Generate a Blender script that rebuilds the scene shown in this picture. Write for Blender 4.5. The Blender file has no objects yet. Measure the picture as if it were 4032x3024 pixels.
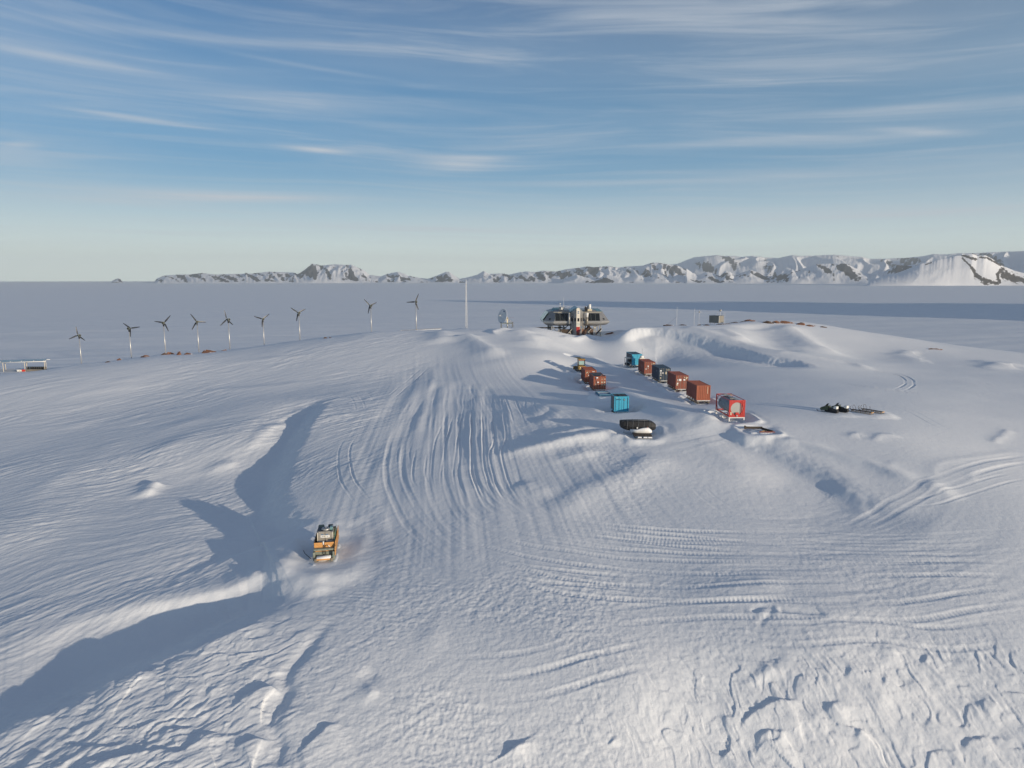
import bpy, bmesh, math, random, time
import numpy as np
from mathutils import Vector, Matrix
random.seed(7); rng = np.random.default_rng(5)
T0 = time.time()
scene = bpy.context.scene
COL = scene.collection
rad = math.radians

# ------------------------------------------------------------------ camera
CAM_Z = 28.0; PITCH = 8.7; FPX = 2688.0            # focal length in pixels of the 4032 px wide photograph
cam_d = bpy.data.cameras.new('camera'); cam = bpy.data.objects.new('camera', cam_d)
COL.objects.link(cam); scene.camera = cam
cam_d.sensor_width = 36.0; cam_d.lens = 24.0
cam_d.clip_start = 0.5; cam_d.clip_end = 80000
cam.location = (0, 0, CAM_Z); cam.rotation_euler = (rad(90 - PITCH), 0, 0)

# ------------------------------------------------------------------ sun, sky, exposure
SUN_EL = 7.0; SUN_AZ = 130.0                       # degrees, clockwise from +Y
sun_dir = Vector((math.sin(rad(SUN_AZ)) * math.cos(rad(SUN_EL)), math.cos(rad(SUN_AZ)) * math.cos(rad(SUN_EL)), math.sin(rad(SUN_EL))))
sd = bpy.data.lights.new('sun', 'SUN'); sun = bpy.data.objects.new('sun', sd); COL.objects.link(sun)
sd.energy = 5.0; sd.angle = rad(0.55); sd.color = (1.0, 0.855, 0.67)
sun.rotation_euler = (-sun_dir).to_track_quat('-Z', 'Y').to_euler()

world = bpy.data.worlds.new('World'); scene.world = world; world.use_nodes = True
def build_world():
    nt = world.node_tree; N = nt.nodes; L = nt.links
    bg = N['Background']
    sky = N.new('ShaderNodeTexSky'); sky.sky_type = 'NISHITA'; sky.sun_disc = False
    sky.sun_elevation = rad(SUN_EL); sky.sun_rotation = rad(SUN_AZ)
    sky.altitude = 1300; sky.air_density = 1.0; sky.dust_density = 0.25; sky.ozone_density = 2.2
    tc = N.new('ShaderNodeTexCoord')
    def math_(op, a, b=None, clamp=False):
        n = N.new('ShaderNodeMath'); n.operation = op; n.use_clamp = clamp
        for i, v in ((0, a), (1, b)):
            if v is None: continue
            if isinstance(v, (int, float)): n.inputs[i].default_value = v
            else: L.new(v, n.inputs[i])
        return n.outputs[0]
    sep = N.new('ShaderNodeSeparateXYZ'); L.new(tc.outputs['Generated'], sep.inputs[0])
    X, Y, Z = sep.outputs
    zz = math_('MAXIMUM', Z, 0.0)
    zc = math_('ADD', zz, 0.05)                       # the cloud deck seen at a slant
    px = math_('DIVIDE', X, zc); py = math_('DIVIDE', Y, zc)
    def comb(x, y, z=0.0):
        c = N.new('ShaderNodeCombineXYZ')
        for i, v in enumerate((x, y, z)):
            if isinstance(v, (int, float)): c.inputs[i].default_value = v
            else: L.new(v, c.inputs[i])
        return c.outputs[0]
    def ramp(fac, a, b, lo=0.0, hi=1.0, ease='SMOOTHSTEP'):
        m = N.new('ShaderNodeMapRange'); m.interpolation_type = ease
        L.new(fac, m.inputs[0])
        for i, v in ((1, a), (2, b), (3, lo), (4, hi)): m.inputs[i].default_value = v
        return m.outputs[0]
    def noise(vec, scale, detail, rough, dist=0.0):
        n = N.new('ShaderNodeTexNoise'); L.new(vec, n.inputs['Vector'])
        n.inputs['Scale'].default_value = scale; n.inputs['Detail'].default_value = detail
        n.inputs['Roughness'].default_value = rough; n.inputs['Distortion'].default_value = dist
        return n.outputs['Fac']
    # broad veils, long combed streaks and fine fibres, all stretched across the wind
    az = math_('ARCTAN2', X, Y)                        # bearing, 0 = +Y
    bend = noise(comb(math_('MULTIPLY', az, 1.3), math_('MULTIPLY', Z, 3.0), 3.1), 1.0, 2, .5)
    zb = math_('ADD', Z, math_('MULTIPLY', math_('SUBTRACT', bend, .5), 0.06))
    tilt = math_('ADD', zb, math_('MULTIPLY', math_('MULTIPLY', az, 0.13), Z))
    lz = math_('LOGARITHM', math_('ADD', math_('MAXIMUM', tilt, 0.0), 0.06), 2.718)
    v1 = comb(math_('MULTIPLY', az, 1.1), math_('MULTIPLY', lz, 3.4), 0.7)
    v2 = comb(math_('MULTIPLY', az, 2.3), math_('MULTIPLY', lz, 13.0), 4.0)
    v3 = comb(math_('MULTIPLY', az, 7.0), math_('MULTIPLY', lz, 60.0), 9.0)
    n1 = noise(v1, 1.0, 4, .55, 0.4); n2 = noise(v2, 1.0, 5, .6, 0.7); n3 = noise(v3, 1.0, 3, .5, .3)
    veil = ramp(n1, .36, .70)
    streak = ramp(n2, .42, .74)
    fib = ramp(n3, .35, .75)
    c = math_('ADD', math_('MULTIPLY', veil, .16), math_('MULTIPLY', math_('MULTIPLY', streak, math_('ADD', math_('MULTIPLY', veil, .6), .4)), .46))
    c = math_('ADD', c, math_('MULTIPLY', math_('MULTIPLY', fib, streak), .10))
    # the right-hand sky carries a thicker veil
    c = math_('ADD', c, math_('MULTIPLY', ramp(az, 0.1, 0.75), .17))
    c = math_('ADD', c, math_('MULTIPLY', ramp(az, -0.35, -0.75), .09))
    # individual wisps: (bearing, height, half length, half thickness, tilt, strength)
    for (a0, z0, la, lz0, tl, st) in WISPS:
        da = math_('SUBTRACT', az, a0)
        dz = math_('SUBTRACT', Z, math_('ADD', math_('MULTIPLY', da, tl), z0))
        wob = math_('MULTIPLY', math_('SUBTRACT', n2, .5), lz0 * 1.2)
        dz = math_('ADD', dz, wob)
        qa = math_('DIVIDE', da, la); qz = math_('DIVIDE', dz, lz0); e = math_('ADD', math_('MULTIPLY', qa, qa), math_('MULTIPLY', qz, qz))
        g = math_('POWER', 2.718, math_('MULTIPLY', e, -1.0))
        g = math_('MULTIPLY', g, math_('ADD', math_('MULTIPLY', n3, .9), .45))
        c = math_('ADD', c, math_('MULTIPLY', g, st * 1.25))
    fade = ramp(Z, 0.0, 0.10, .3, .85)
    c = math_('MULTIPLY', c, fade, clamp=True)
    mix = N.new('ShaderNodeMixRGB'); L.new(c, mix.inputs[0])
    tint = N.new('ShaderNodeMixRGB'); tint.blend_type = 'MULTIPLY'; tint.inputs[0].default_value = 1.0
    L.new(sky.outputs[0], tint.inputs[1]); tint.inputs[2].default_value = SKY_TINT
    # pale air towards the horizon
    low = N.new('ShaderNodeMixRGB'); L.new(ramp(Z, 0.0, 0.42, 1.0, 0.0, 'LINEAR'), low.inputs[0])
    L.new(tint.outputs[0], low.inputs[1])
    hz = N.new('ShaderNodeMixRGB'); L.new(ramp(Z, 0.0, 0.17, 0.0, 1.0, 'SMOOTHSTEP'), hz.inputs[0])
    hz.inputs[1].default_value = HORIZON_A; hz.inputs[2].default_value = HORIZON_B
    L.new(hz.outputs[0], low.inputs[2])
    L.new(low.outputs[0], mix.inputs[1]); mix.inputs[2].default_value = CLOUD_COL
    L.new(mix.outputs[0], bg.inputs[0]); bg.inputs[1].default_value = SKY_STRENGTH
def sky_dir(u, v):
    a = (u - 2016) / FPX; b = (1512 - v) / FPX; p = rad(PITCH)
    d = Vector((a, math.cos(p) + b * math.sin(p), -math.sin(p) + b * math.cos(p))).normalized()
    return math.atan2(d.x, d.y), d.z
def wisp(u, v, hu, hv, du_dv, st):
    a0, z0 = sky_dir(u, v); a1, z1 = sky_dir(u + hu, v); a2, z2 = sky_dir(u, v - hv)
    a3, z3 = sky_dir(u + 200, v + 200 * du_dv)
    return (a0, z0, abs(a1 - a0), abs(z2 - z0), (z3 - z0) / (a3 - a0), st)
WISPS = [wisp(1255, 590, 120, 11, .09, .75), wisp(1800, 645, 170, 34, -.02, .5), wisp(1880, 620, 220, 8, 0, .3),
         wisp(560, 470, 300, 11, .14, .42), wisp(700, 780, 360, 26, .02, .55), wisp(1100, 778, 280, 20, .04, .45),
         wisp(80, 568, 90, 14, .0, .4), wisp(3620, 517, 180, 14, .03, .4), wisp(950, 160, 620, 20, .07, .30),
         wisp(1200, 400, 560, 26, .09, .26), wisp(250, 230, 330, 20, .16, .30), wisp(1250, 270, 300, 9, .16, .2),
         wisp(2900, 560, 600, 20, -.06, .26), wisp(2700, 880, 700, 40, -.03, .42), wisp(3000, 90, 600, 22, .0, .25), wisp(2500, 720, 900, 14, -.03, .3), wisp(1500, 900, 800, 16, .02, .3), wisp(3600, 840, 500, 20, -.03, .3),
         wisp(3500, 430, 500, 16, -.08, .26)]
SKY_TINT = (0.60, 0.88, 1.20, 1)
HORIZON_A = (9.0, 10.1, 9.3, 1); HORIZON_B = (1.9, 4.2, 6.2, 1); CLOUD_COL = (5.6, 6.1, 6.7, 1)
SKY_STRENGTH = 0.092
build_world()
vs = scene.view_settings
vs.view_transform = 'Standard'; vs.look = 'None'; vs.gamma = 1.0; vs.use_curve_mapping = False; vs.exposure = 0.06

# ------------------------------------------------------------------ small helpers
def tag(o, label=None, cat=None, group=None, kind=None):
    if label: o['label'] = label
    if cat: o['category'] = cat
    if group: o['group'] = group
    if kind: o['kind'] = kind
    return o
def thing(name, label, cat, loc=(0, 0, 0), rz=0.0, group=None, scale=1.0):
    o = bpy.data.objects.new(name, None); COL.objects.link(o)
    o.empty_display_size = .3
    o.location = loc; o.rotation_euler = (0, 0, rz); o.scale = (scale,) * 3
    return tag(o, label, cat, group)

# ------------------------------------------------------------------ noise on numpy arrays
_perm = rng.permutation(256).astype(np.int32)
_ang = rng.random(256) * 2 * np.pi
_gx = np.cos(_ang); _gy = np.sin(_ang)
def perlin(x, y, seed=0):
    xi = np.floor(x).astype(np.int64); yi = np.floor(y).astype(np.int64)
    xf = x - xi; yf = y - yi
    def g(ix, iy, fx, fy):
        h = _perm[(_perm[(ix + seed * 37) & 255] + iy) & 255]
        return _gx[h] * fx + _gy[h] * fy
    u = xf * xf * xf * (xf * (xf * 6 - 15) + 10); v = yf * yf * yf * (yf * (yf * 6 - 15) + 10)
    a = g(xi, yi, xf, yf); b = g(xi + 1, yi, xf - 1, yf)
    c = g(xi, yi + 1, xf, yf - 1); d = g(xi + 1, yi + 1, xf - 1, yf - 1)
    return (a + u * (b - a)) * (1 - v) + (c + u * (d - c)) * v
def sstep(a, b, x):
    t = np.clip((x - a) / (b - a), 0, 1); return t * t * (3 - 2 * t)

# ------------------------------------------------------------------ the lie of the land
PLAIN = -18.0
_p = rad(PITCH); CP, SP = math.cos(_p), math.sin(_p)
def ray(u, v):
    a = (u - 2016) / FPX; b = (1512 - v) / FPX
    return a, CP + b * SP, -SP + b * CP
def atY(u, v, Y):
    a, dy, dz = ray(u, v); t = Y / dy
    return (a * t, Y, CAM_Z + dz * t)
def atZ(u, v, z):
    a, dy, dz = ray(u, v); t = (z - CAM_Z) / dz
    return (a * t, dy * t, z)
CTRL = []
for u, v, Y in [(-250, 1505, 192), (0, 1466, 193), (322, 1435, 195), (518, 1413, 195), (653, 1396, 195), (784, 1389, 196), (906, 1378, 197),
                (1182, 1344, 200), (1300, 1328, 202), (1463, 1309, 203), (1640, 1303, 204), (1830, 1296, 206), (1960, 1294, 208),
                (2100, 1287, 207), (2200, 1306, 205), (2290, 1330, 205), (2390, 1333, 206), (2480, 1308, 207), (2560, 1290, 208),
                (2700, 1281, 213), (2820, 1276, 220), (2960, 1264, 226), (3030, 1262, 228), (3160, 1268, 230), (3300, 1290, 230),
                (3450, 1318, 232), (3620, 1352, 236), (3850, 1392, 246), (4200, 1440, 260)]:
    CTRL.append(atY(u, v, Y))
# the near ground and slopes
for u, v, z in [(0, 1700, -1.5), (0, 2100, -3.2), (0, 2600, -4.6), (0, 3024, -5.6), (-500, 2400, -6.5), (-600, 1800, -5),
                (500, 1600, 1.0), (500, 2000, -2.3), (760, 1900, -1.6), (700, 2700, -3.4), (1000, 1700, 2.4), (1050, 2050, -0.6), (950, 2330, -1.9),
                (1300, 1500, 5.2), (1330, 2180, -1.0), (1400, 1900, 1.4), (1400, 2600, -2.4), (1400, 3024, -4.5),
                (1700, 1450, 7.2), (1800, 1700, 4.2), (1900, 1380, 10.2), (2016, 2000, 1.6), (2016, 2400, -0.9), (2016, 3024, -5.0),
                (2100, 1600, 5.9), (2140, 1400, 9.6), (2450, 1900, 3.0), (2600, 2300, -.2), (2500, 2700, -2.6), (2700, 3024, -5.7),
                (3000, 2000, 2.3), (3100, 1880, 3.6), (3400, 2250, 0.6), (3500, 1700, 6.3), (3300, 2600, -1.7), (3500, 3024, -5.6),
                (4032, 1600, 4.8), (4032, 1800, 3.6), (4032, 2150, 1.4), (4032, 2600, -1.6), (4032, 3024, -5.3), (4600, 1900, 1.5), (4700, 2700, -3),
                (2885, 1665, 7.0), (2440, 1640, 6.6), (2750, 1592, 6.7), (2625, 1540, 6.6), (2570, 1500, 6.2), (2350, 1547, 6.3), (2500, 1452, 7.0),
                (2280, 1460, 6.6), (3300, 1630, 7.0), (2350, 1390, 7.6), (2600, 1400, 7.2), (2720, 1440, 6.8), (2850, 1500, 6.9),
                (3700, 1480, 5.8), (3600, 1430, 6.0), (3500, 1540, 6.8)]:
    CTRL.append(atZ(u, v, z))
# the road embankment right of the containers, the saddle behind it
for u, v, Y in [(2480, 1300, 200), (2620, 1306, 197), (2740, 1326, 191), (2900, 1350, 184), (3050, 1378, 176), (3200, 1415, 167), (3400, 1460, 158),
                (3080, 1330, 205), (3220, 1362, 196), (3400, 1400, 190)]:
    CTRL.append(atY(u, v, Y))
# hidden ground: station terrace, far flank, the plain, the ground under the camera
CTRL += [(20, 222, 11.6), (10, 216, 11.4), (30, 226, 11.6), (-20, 224, 11.2), (44, 226, 11.6), (75, 236, 12.0), (18, 240, 10.5), (-60, 232, 6.5), (60, 258, 6), (100, 256, 5), (-130, 222, -5),
         (20, 265, 0), (-80, 262, -8), (-180, 240, -13), (-260, 200, -14), (20, 310, -15), (120, 300, -12), (220, 300, -13), (300, 240, -12),
         (-250, 120, -14), (260, 120, -8), (250, 40, -9), (-230, 30, -14), (0, 10, -7), (0, -60, -12), (-120, -60, -14), (140, -60, -13),
         (-110, 30, -8), (120, 30, -6), (-20, 360, -18), (-200, 330, -18), (200, 380, -18)]
CTRL = np.array(CTRL)
def tps_fit(P, lam):
    n = len(P); d2 = ((P[:, None, :2] - P[None, :, :2]) ** 2).sum(-1)
    K = 0.5 * d2 * np.log(d2 + 1e-9) + lam * np.eye(n)
    Q = np.c_[np.ones(n), P[:, :2]]
    A = np.block([[K, Q], [Q.T, np.zeros((3, 3))]])
    return np.linalg.solve(A, np.r_[P[:, 2], np.zeros(3)])
S = 0.01
CT = CTRL * np.array([S, S, 1.0]); TW = tps_fit(CT, 0.0004)
def base(x, y):
    x = np.asarray(x, float); y = np.asarray(y, float); shp = x.shape
    xf = x.ravel(); yf = y.ravel(); out = np.empty(xf.size)
    for i in range(0, xf.size, 60000):
        X = xf[i:i + 60000, None] * S; Y = yf[i:i + 60000, None] * S
        d2 = (X - CT[None, :, 0]) ** 2 + (Y - CT[None, :, 1]) ** 2
        out[i:i + 60000] = (0.5 * d2 * np.log(d2 + 1e-9)) @ TW[:-3] + TW[-3] + TW[-2] * X[:, 0] + TW[-1] * Y[:, 0]
    out = out.reshape(shp)
    r = np.hypot((x - 10) / 1.0, (y - 110) / 1.0)
    m = sstep(330, 215, r)
    return PLAIN + (np.maximum(out, PLAIN - 1) - PLAIN) * m
def G(pts):
    """photo pixels -> ground points of the base land (first hit)"""
    pts = np.asarray(pts, float).reshape(-1, 2)
    a = (pts[:, 0] - 2016) / FPX; b = (1512 - pts[:, 1]) / FPX
    dy = CP + b * SP; dz = -SP + b * CP
    Ys = np.concatenate([np.arange(25, 260, 0.75), np.geomspace(262, 6000, 200)])
    t = Ys[None, :] / dy[:, None]
    z = CAM_Z + dz[:, None] * t; h = base(a[:, None] * t, np.broadcast_to(Ys, t.shape))
    below = z < h; k = np.where(below.any(1), below.argmax(1), len(Ys) - 1); k = np.maximum(k, 1)
    i = np.arange(len(pts)); f0 = (z - h)[i, k - 1]; f1 = (z - h)[i, k]
    w = np.where(below.any(1), f0 / (f0 - f1 + 1e-9), 1.0)
    Y = Ys[k - 1] + (Ys[k] - Ys[k - 1]) * w
    return np.c_[a * Y / dy, Y]
def crop(ox, oy, s, pts):
    return [(ox + x / s, oy + y / s) for x, y in pts]
# ------------------------------------------------------------------ drifts, banks, ruts and ledges laid along ground lines
STROKES = []
def spline(P, step):
    P = np.asarray(P, float)
    if len(P) == 2: P = np.array([P[0], P.mean(0), P[1]])
    E = np.vstack([2 * P[0] - P[1], P, 2 * P[-1] - P[-2]]); out = []
    for i in range(1, len(E) - 2):
        n = max(2, int(np.linalg.norm(E[i + 1] - E[i]) / step))
        for t in np.linspace(0, 1, n, endpoint=False)[:, None]:
            out.append(.5 * (2 * E[i] + (E[i + 1] - E[i - 1]) * t + (2 * E[i - 1] - 5 * E[i] + 4 * E[i + 1] - E[i + 2]) * t ** 2
                             + (3 * E[i] - E[i - 1] - 3 * E[i + 1] + E[i + 2]) * t ** 3)[0] if False else
                       (.5 * (2 * E[i] + (E[i + 1] - E[i - 1]) * t[0] + (2 * E[i - 1] - 5 * E[i] + 4 * E[i + 1] - E[i + 2]) * t[0] ** 2
                              + (3 * E[i] - E[i - 1] - 3 * E[i + 1] + E[i + 2]) * t[0] ** 3)))
    out.append(E[-2]); return np.array(out)
def stroke(kind, px, world=False, step=1.0, **k):
    P = np.asarray(px, float) if world else G(px)
    STROKES.append((kind, spline(P, step), k))
def C1(p): return crop(0, 1300, 1.6458, p)
def C2(p): return crop(1344, 1260, 1.6458, p)
def C3(p): return crop(2688, 1240, 1.6458, p)
def C4(p): return crop(0, 2050, 1.6458, p)
def C5(p): return crop(1344, 2050, 1.6458, p)
def C6(p): return crop(2688, 2000, 1.62, p)

# great trough lower left: crest line with a lee drop on its far (left) side
stroke('ledge', C4([(2080, 460), (1850, 540), (1500, 630), (1000, 850), (500, 1040), (0, 1240), (-500, 1450)]), h=-1.75, w=3.6, dec=14, e0=10, e1=10)
stroke('ridge', C4([(2080, 480), (1850, 565), (1500, 660), (1000, 885), (500, 1080), (0, 1280), (-500, 1490)]), h=.35, wl=5, wr=2.4, e0=9, e1=12)
# sunny drift tail behind the tracked carrier
stroke('ridge', C4([(1930, 300), (1680, 360), (1400, 420), (1050, 490), (650, 570), (200, 720), (-200, 880)]), h=.8, wl=1.3, wr=3.0, e0=2, e1=18)
stroke('ridge', C4([(2090, 330), (2080, 420), (2100, 500)]), h=.3, wl=.9, wr=1.2, e0=1.0, e1=1.5)
stroke('ridge', C4([(1925, 150), (1945, 240), (1900, 330), (1830, 420)]), h=1.1, wl=.8, wr=1.4, e0=.6, e1=2)
stroke('ridge', C4([(1925, 150), (1960, 215), (2010, 262), (2060, 290)]), h=1.0, wl=.7, wr=.55, e0=.5, e1=1.0)
stroke('ridge', C4([(1700, 330), (1600, 370), (1560, 390)]), h=.3, wl=.7, wr=.9, e0=1, e1=2)
# bank of the groomed strip, falling to the left
stroke('ledge', C1([(2120, 430), (2030, 520), (1960, 620), (1890, 740), (1830, 860), (1790, 980), (1800, 1100), (1880, 1190), (2000, 1270)]), h=-1.6, w=2.4, dec=9, e0=14, e1=3)
stroke('ridge', C1([(1890, 575), (1760, 600), (1660, 690), (1560, 760)]), h=.35, wl=1.2, wr=1.6, e0=2, e1=4)
stroke('ridge', C1([(1560, 830), (1440, 870), (1290, 940)]), h=.4, wl=1.0, wr=1.6, e0=2, e1=4)
stroke('ridge', C1([(1000, 1000), (960, 1040), (900, 1100)]), h=.7, wl=.8, wr=1.4, e0=.8, e1=2.5)
stroke('ridge', C1([(2020, 480), (1800, 550), (1660, 570)]), h=.3, wl=1.0, wr=1.2, e0=2, e1=5)
for pts in [[(900, 680), (1250, 590), (1500, 560)], [(250, 470), (700, 385), (1200, 330)], [(600, 350), (1000, 310)], [(500, 800), (900, 700)], [(300, 640), (700, 590)],
            [(1200, 420), (1700, 370), (2100, 330)], [(900, 900), (1150, 730), (1400, 640)], [(150, 1140), (400, 960), (700, 900)], [(1300, 230), (1750, 190), (2150, 150)]]:
    stroke('ridge', C1(pts), h=rng.uniform(.14, .26), wl=rng.uniform(1.5, 3), wr=rng.uniform(1.5, 3), e0=8, e1=8)
# banks and drifts right of centre
stroke('ridge', C2([(1600, 225), (1700, 290), (1880, 350), (2050, 420), (2212, 500)]) , h=.5, wl=1.2, wr=1.6, e0=6, e1=4)
stroke('ridge', C2([(1700, 430), (1800, 470), (1950, 540), (2100, 590), (2212, 630)]) + C3([(150, 680), (300, 740)]), h=.8, wl=2.6, wr=2.4, e0=4, e1=5)
stroke('ledge', C3([(200, 700), (330, 765), (560, 860), (700, 930), (860, 1015), (1050, 1120), (1250, 1200), (1500, 1300), (1700, 1380)]), h=-.75, w=2.6, dec=8, e0=6, e1=12)
stroke('ridge', C3([(300, 740), (560, 850), (860, 1010), (1250, 1200), (1600, 1340)]), h=.3, wl=2.0, wr=1.5, e0=5, e1=9)
stroke('ridge', C3([(560, 815), (760, 850), (960, 915), (1160, 970), (1400, 1055), (1600, 1120), (1830, 1205)]), h=.55, wl=1.6, wr=1.0, e0=3, e1=4)
stroke('ridge', C3([(100, 760), (260, 880), (420, 1000), (600, 1110)]), h=.3, wl=3, wr=2.4, e0=4, e1=6)
stroke('ridge', C3([(880, 1090), (1000, 1110), (1120, 1170), (1160, 1260), (1180, 1300)]), h=.15, wl=.9, wr=1.6, e0=3, e1=1.5)
stroke('ridge', C2([(1810, 735), (1700, 760), (1500, 790), (1300, 830), (1050, 870), (830, 880)]), h=.95, wl=1.3, wr=2.0, e0=1.5, e1=14)
stroke('ridge', C2([(1680, 700), (1500, 735), (1300, 755), (1100, 770)]), h=.45, wl=1.0, wr=2.0, e0=3, e1=8)
stroke('ridge', C2([(1740, 840), (1560, 870), (1400, 900), (1300, 940)]), h=.4, wl=1.2, wr=2.4, e0=4, e1=6)
stroke('ridge', C2([(2080, 850), (1960, 960), (1800, 1040), (1600, 1110), (1480, 1190), (1240, 1260)]), h=.45, wl=2.6, wr=2.0, e0=4, e1=6)
stroke('ridge', C2([(1120, 1060), (1260, 1110), (1400, 1160)]), h=.3, wl=1.6, wr=1.2, e0=2, e1=3)
stroke('ridge', C2([(1230, 640), (1330, 560), (1420, 590), (1300, 690)]), h=.25, wl=1.5, wr=1.5, e0=3, e1=3)
# humps below the station
stroke('ridge', C2([(1130, 62), (1180, 90), (1230, 140), (1260, 190)]), h=1.0, wl=3.0, wr=4.5, e0=5, e1=8)
stroke('ridge', C2([(790, 100), (870, 145), (950, 200), (1010, 260)]), h=1.1, wl=2.4, wr=3.6, e0=4, e1=8)
stroke('ridge', C2([(960, 85), (1000, 80), (1060, 62), (1100, 55)]), h=.7, wl=1.2, wr=1.6, e0=1, e1=4)
stroke('ridge', C2([(650, 80), (655, 110), (640, 160)]), h=.7, wl=3.0, wr=3.2, e0=2, e1=6)
stroke('ridge', C2([(1430, 95), (1520, 125), (1620, 95), (1660, 92)]), h=.7, wl=1.0, wr=1.6, e0=3, e1=2)
stroke('ridge', C2([(1790, 150), (1850, 95), (1930, 60), (2040, 55)]), h=.45, wl=2.6, wr=3.0, e0=3, e1=6)
stroke('ridge', C2([(1230, 100), (1400, 160), (1560, 215)]), h=.6, wl=2.2, wr=3.4, e0=4, e1=8)
stroke('ledge', C2([(1800, 150), (1950, 70), (2060, 60), (2212, 95)]) + C3([(150, 160), (330, 215), (520, 262), (720, 300), (900, 350)]), h=-1.7, w=2.0, dec=8, e0=6, e1=12)
# right-hand ridge: hollows and spurs
stroke('ridge', C3([(250, 95), (330, 130), (420, 180)]), h=.9, wl=2.4, wr=3.2, e0=3, e1=5)
stroke('ridge', C3([(620, 60), (700, 110), (820, 190), (1000, 270)]), h=1.1, wl=3.8, wr=5, e0=7, e1=10)
stroke('ridge', C3([(430, 60), (520, 120), (600, 190), (780, 250)]), h=-.9, wl=4, wr=4, e0=5, e1=8)
stroke('ridge', C3([(0, 75), (300, 165), (560, 225), (800, 265), (1100, 320), (1250, 365)]), h=.5, wl=1.6, wr=1.8, e0=4, e1=6)
for pts in [[(1380, 240), (1500, 290), (1620, 300)], [(1880, 290), (2050, 330), (2150, 360)], [(1930, 350), (2100, 320), (2212, 340)], [(1400, 260), (1460, 240), (1560, 250)]]:
    stroke('ridge', C3(pts), h=.4, wl=2, wr=3, e0=4, e1=4)
for pts in [[(1350, 1040), (1365, 985), (1420, 950), (1460, 950)], [(1660, 1080), (1640, 1010), (1700, 955), (1900, 915), (2200, 880)], [(1890, 1110), (1870, 1050), (1920, 995), (2050, 965), (2230, 950)]]:
    stroke('ridge', C3(pts), h=.06, wl=.7, wr=.5, e0=3, e1=4)
stroke('ridge', C3([(1500, 1020), (1530, 1110), (1640, 1150)]), h=-.2, wl=.8, wr=.8, e0=2, e1=4)
for pts in [[(1060, 800), (1130, 770), (1200, 800)], [(1230, 830), (1300, 780), (1440, 800)], [(1240, 1040), (1300, 1060)], [(2000, 830), (2120, 740)]]:
    stroke('ridge', C3(pts), h=.14, wl=.6, wr=.7, e0=2, e1=2)
# small berm curls lower right
stroke('ridge', C6([(440, 680), (480, 640), (540, 632), (570, 660), (510, 720), (470, 750)]), h=-.08, wl=.2, wr=.2, e0=.5, e1=.5)
stroke('ridge', C6([(600, 660), (700, 665), (860, 680), (900, 665)]), h=-.14, wl=.3, wr=.3, e0=.5, e1=.5)
stroke('ridge', C6([(460, 720), (520, 680), (620, 690), (800, 700)]), h=.10, wl=.6, wr=.6, e0=1, e1=2)
stroke('ridge', C6([(-50, 360), (250, 352), (700, 350)]), h=.10, wl=1.0, wr=.7, e0=6, e1=6)
stroke('ridge', C6([(-50, 520), (300, 530), (560, 500), (700, 480)]), h=.18, wl=1.0, wr=1.4, e0=6, e1=3)
# drift under the bottom edge, centre
stroke('ridge', C5([(1120, 1450), (1150, 1500), (1180, 1603)]), h=.5, wl=.9, wr=1.0, e0=.5, e1=2)
stroke('ridge', C5([(1750, 1390), (1785, 1430), (1790, 1480)]), h=.18, wl=.4, wr=.5, e0=.5, e1=.8)
stroke('ridge', C5([(230, 960), (130, 1050), (40, 1110)]), h=-.15, wl=.5, wr=.5, e0=.6, e1=2)
stroke('ridge', C5([(240, 1080), (150, 1140), (70, 1200)]), h=.2, wl=.5, wr=1.0, e0=.6, e1=2)
stroke('ridge', C5([(430, 770), (600, 790), (730, 790)]), h=.12, wl=1.3, wr=1.2, e0=2, e1=2)
# ledges of broken crust (drop on the left of the line)
for pts, h in [([(390, 1450), (550, 1475), (700, 1470), (850, 1440)], .16), ([(500, 1603), (800, 1560), (1000, 1500), (1200, 1510), (1300, 1400), (1490, 1370)], .2),
               ([(0, 1350), (200, 1305), (360, 1300)], .2), ([(620, 1100), (820, 1030), (930, 990), (1020, 1015)], .22), ([(1000, 1470), (1100, 1360), (1260, 1350)], .14),
               ([(1480, 1230), (1620, 1120), (1760, 1070), (1850, 1100)], .3), ([(1200, 870), (1400, 790), (1600, 700), (1700, 650)], .16), ([(1480, 1480), (1650, 1400), (1780, 1400)], .26),
               ([(150, 1560), (240, 1540), (330, 1575)], .18), ([(1880, 1490), (1950, 1470), (2050, 1380), (2212, 1290)], .26), ([(1660, 1340), (1740, 1290), (1800, 1180)], .2)]:
    stroke('ledge', C4(pts), h=h, w=.22, dec=3.2)
for pts, h in [([(1760, 1603), (1800, 1450), (1755, 1310), (1850, 1110), (1840, 1000), (1960, 880), (2080, 720), (2212, 600)], -.22)]:
    stroke('ridge', C4(pts), h=h, wl=.5, wr=.35, e0=1, e1=6)
for pts, h in [([(375, 1440), (450, 1350), (530, 1285), (650, 1250), (760, 1255)], .26), ([(870, 1320), (930, 1270), (1000, 1215)], .22), ([(505, 1590), (520, 1500), (610, 1460), (690, 1440)], .26),
               ([(1090, 1520), (1100, 1420), (1160, 1385)], .3), ([(510, 965), (560, 1010), (620, 1075)], .24), ([(1010, 1090), (1050, 1040), (1030, 960)], .2), ([(740, 1400), (760, 1350), (800, 1340)], .2),
               ([(1270, 1180), (1260, 1090), (1300, 1050)], .16), ([(1500, 1390), (1560, 1370), (1580, 1310)], .2), ([(1780, 1590), (1830, 1480), (1970, 1440)], .22), ([(1470, 980), (1530, 960), (1540, 910)], .22),
               ([(2150, 1430), (2180, 1380)], .3), ([(250, 1650), (300, 1600), (350, 1540)], .26)]:
    stroke('ledge', C6(pts), h=h, w=.2, dec=2.4)
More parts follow.
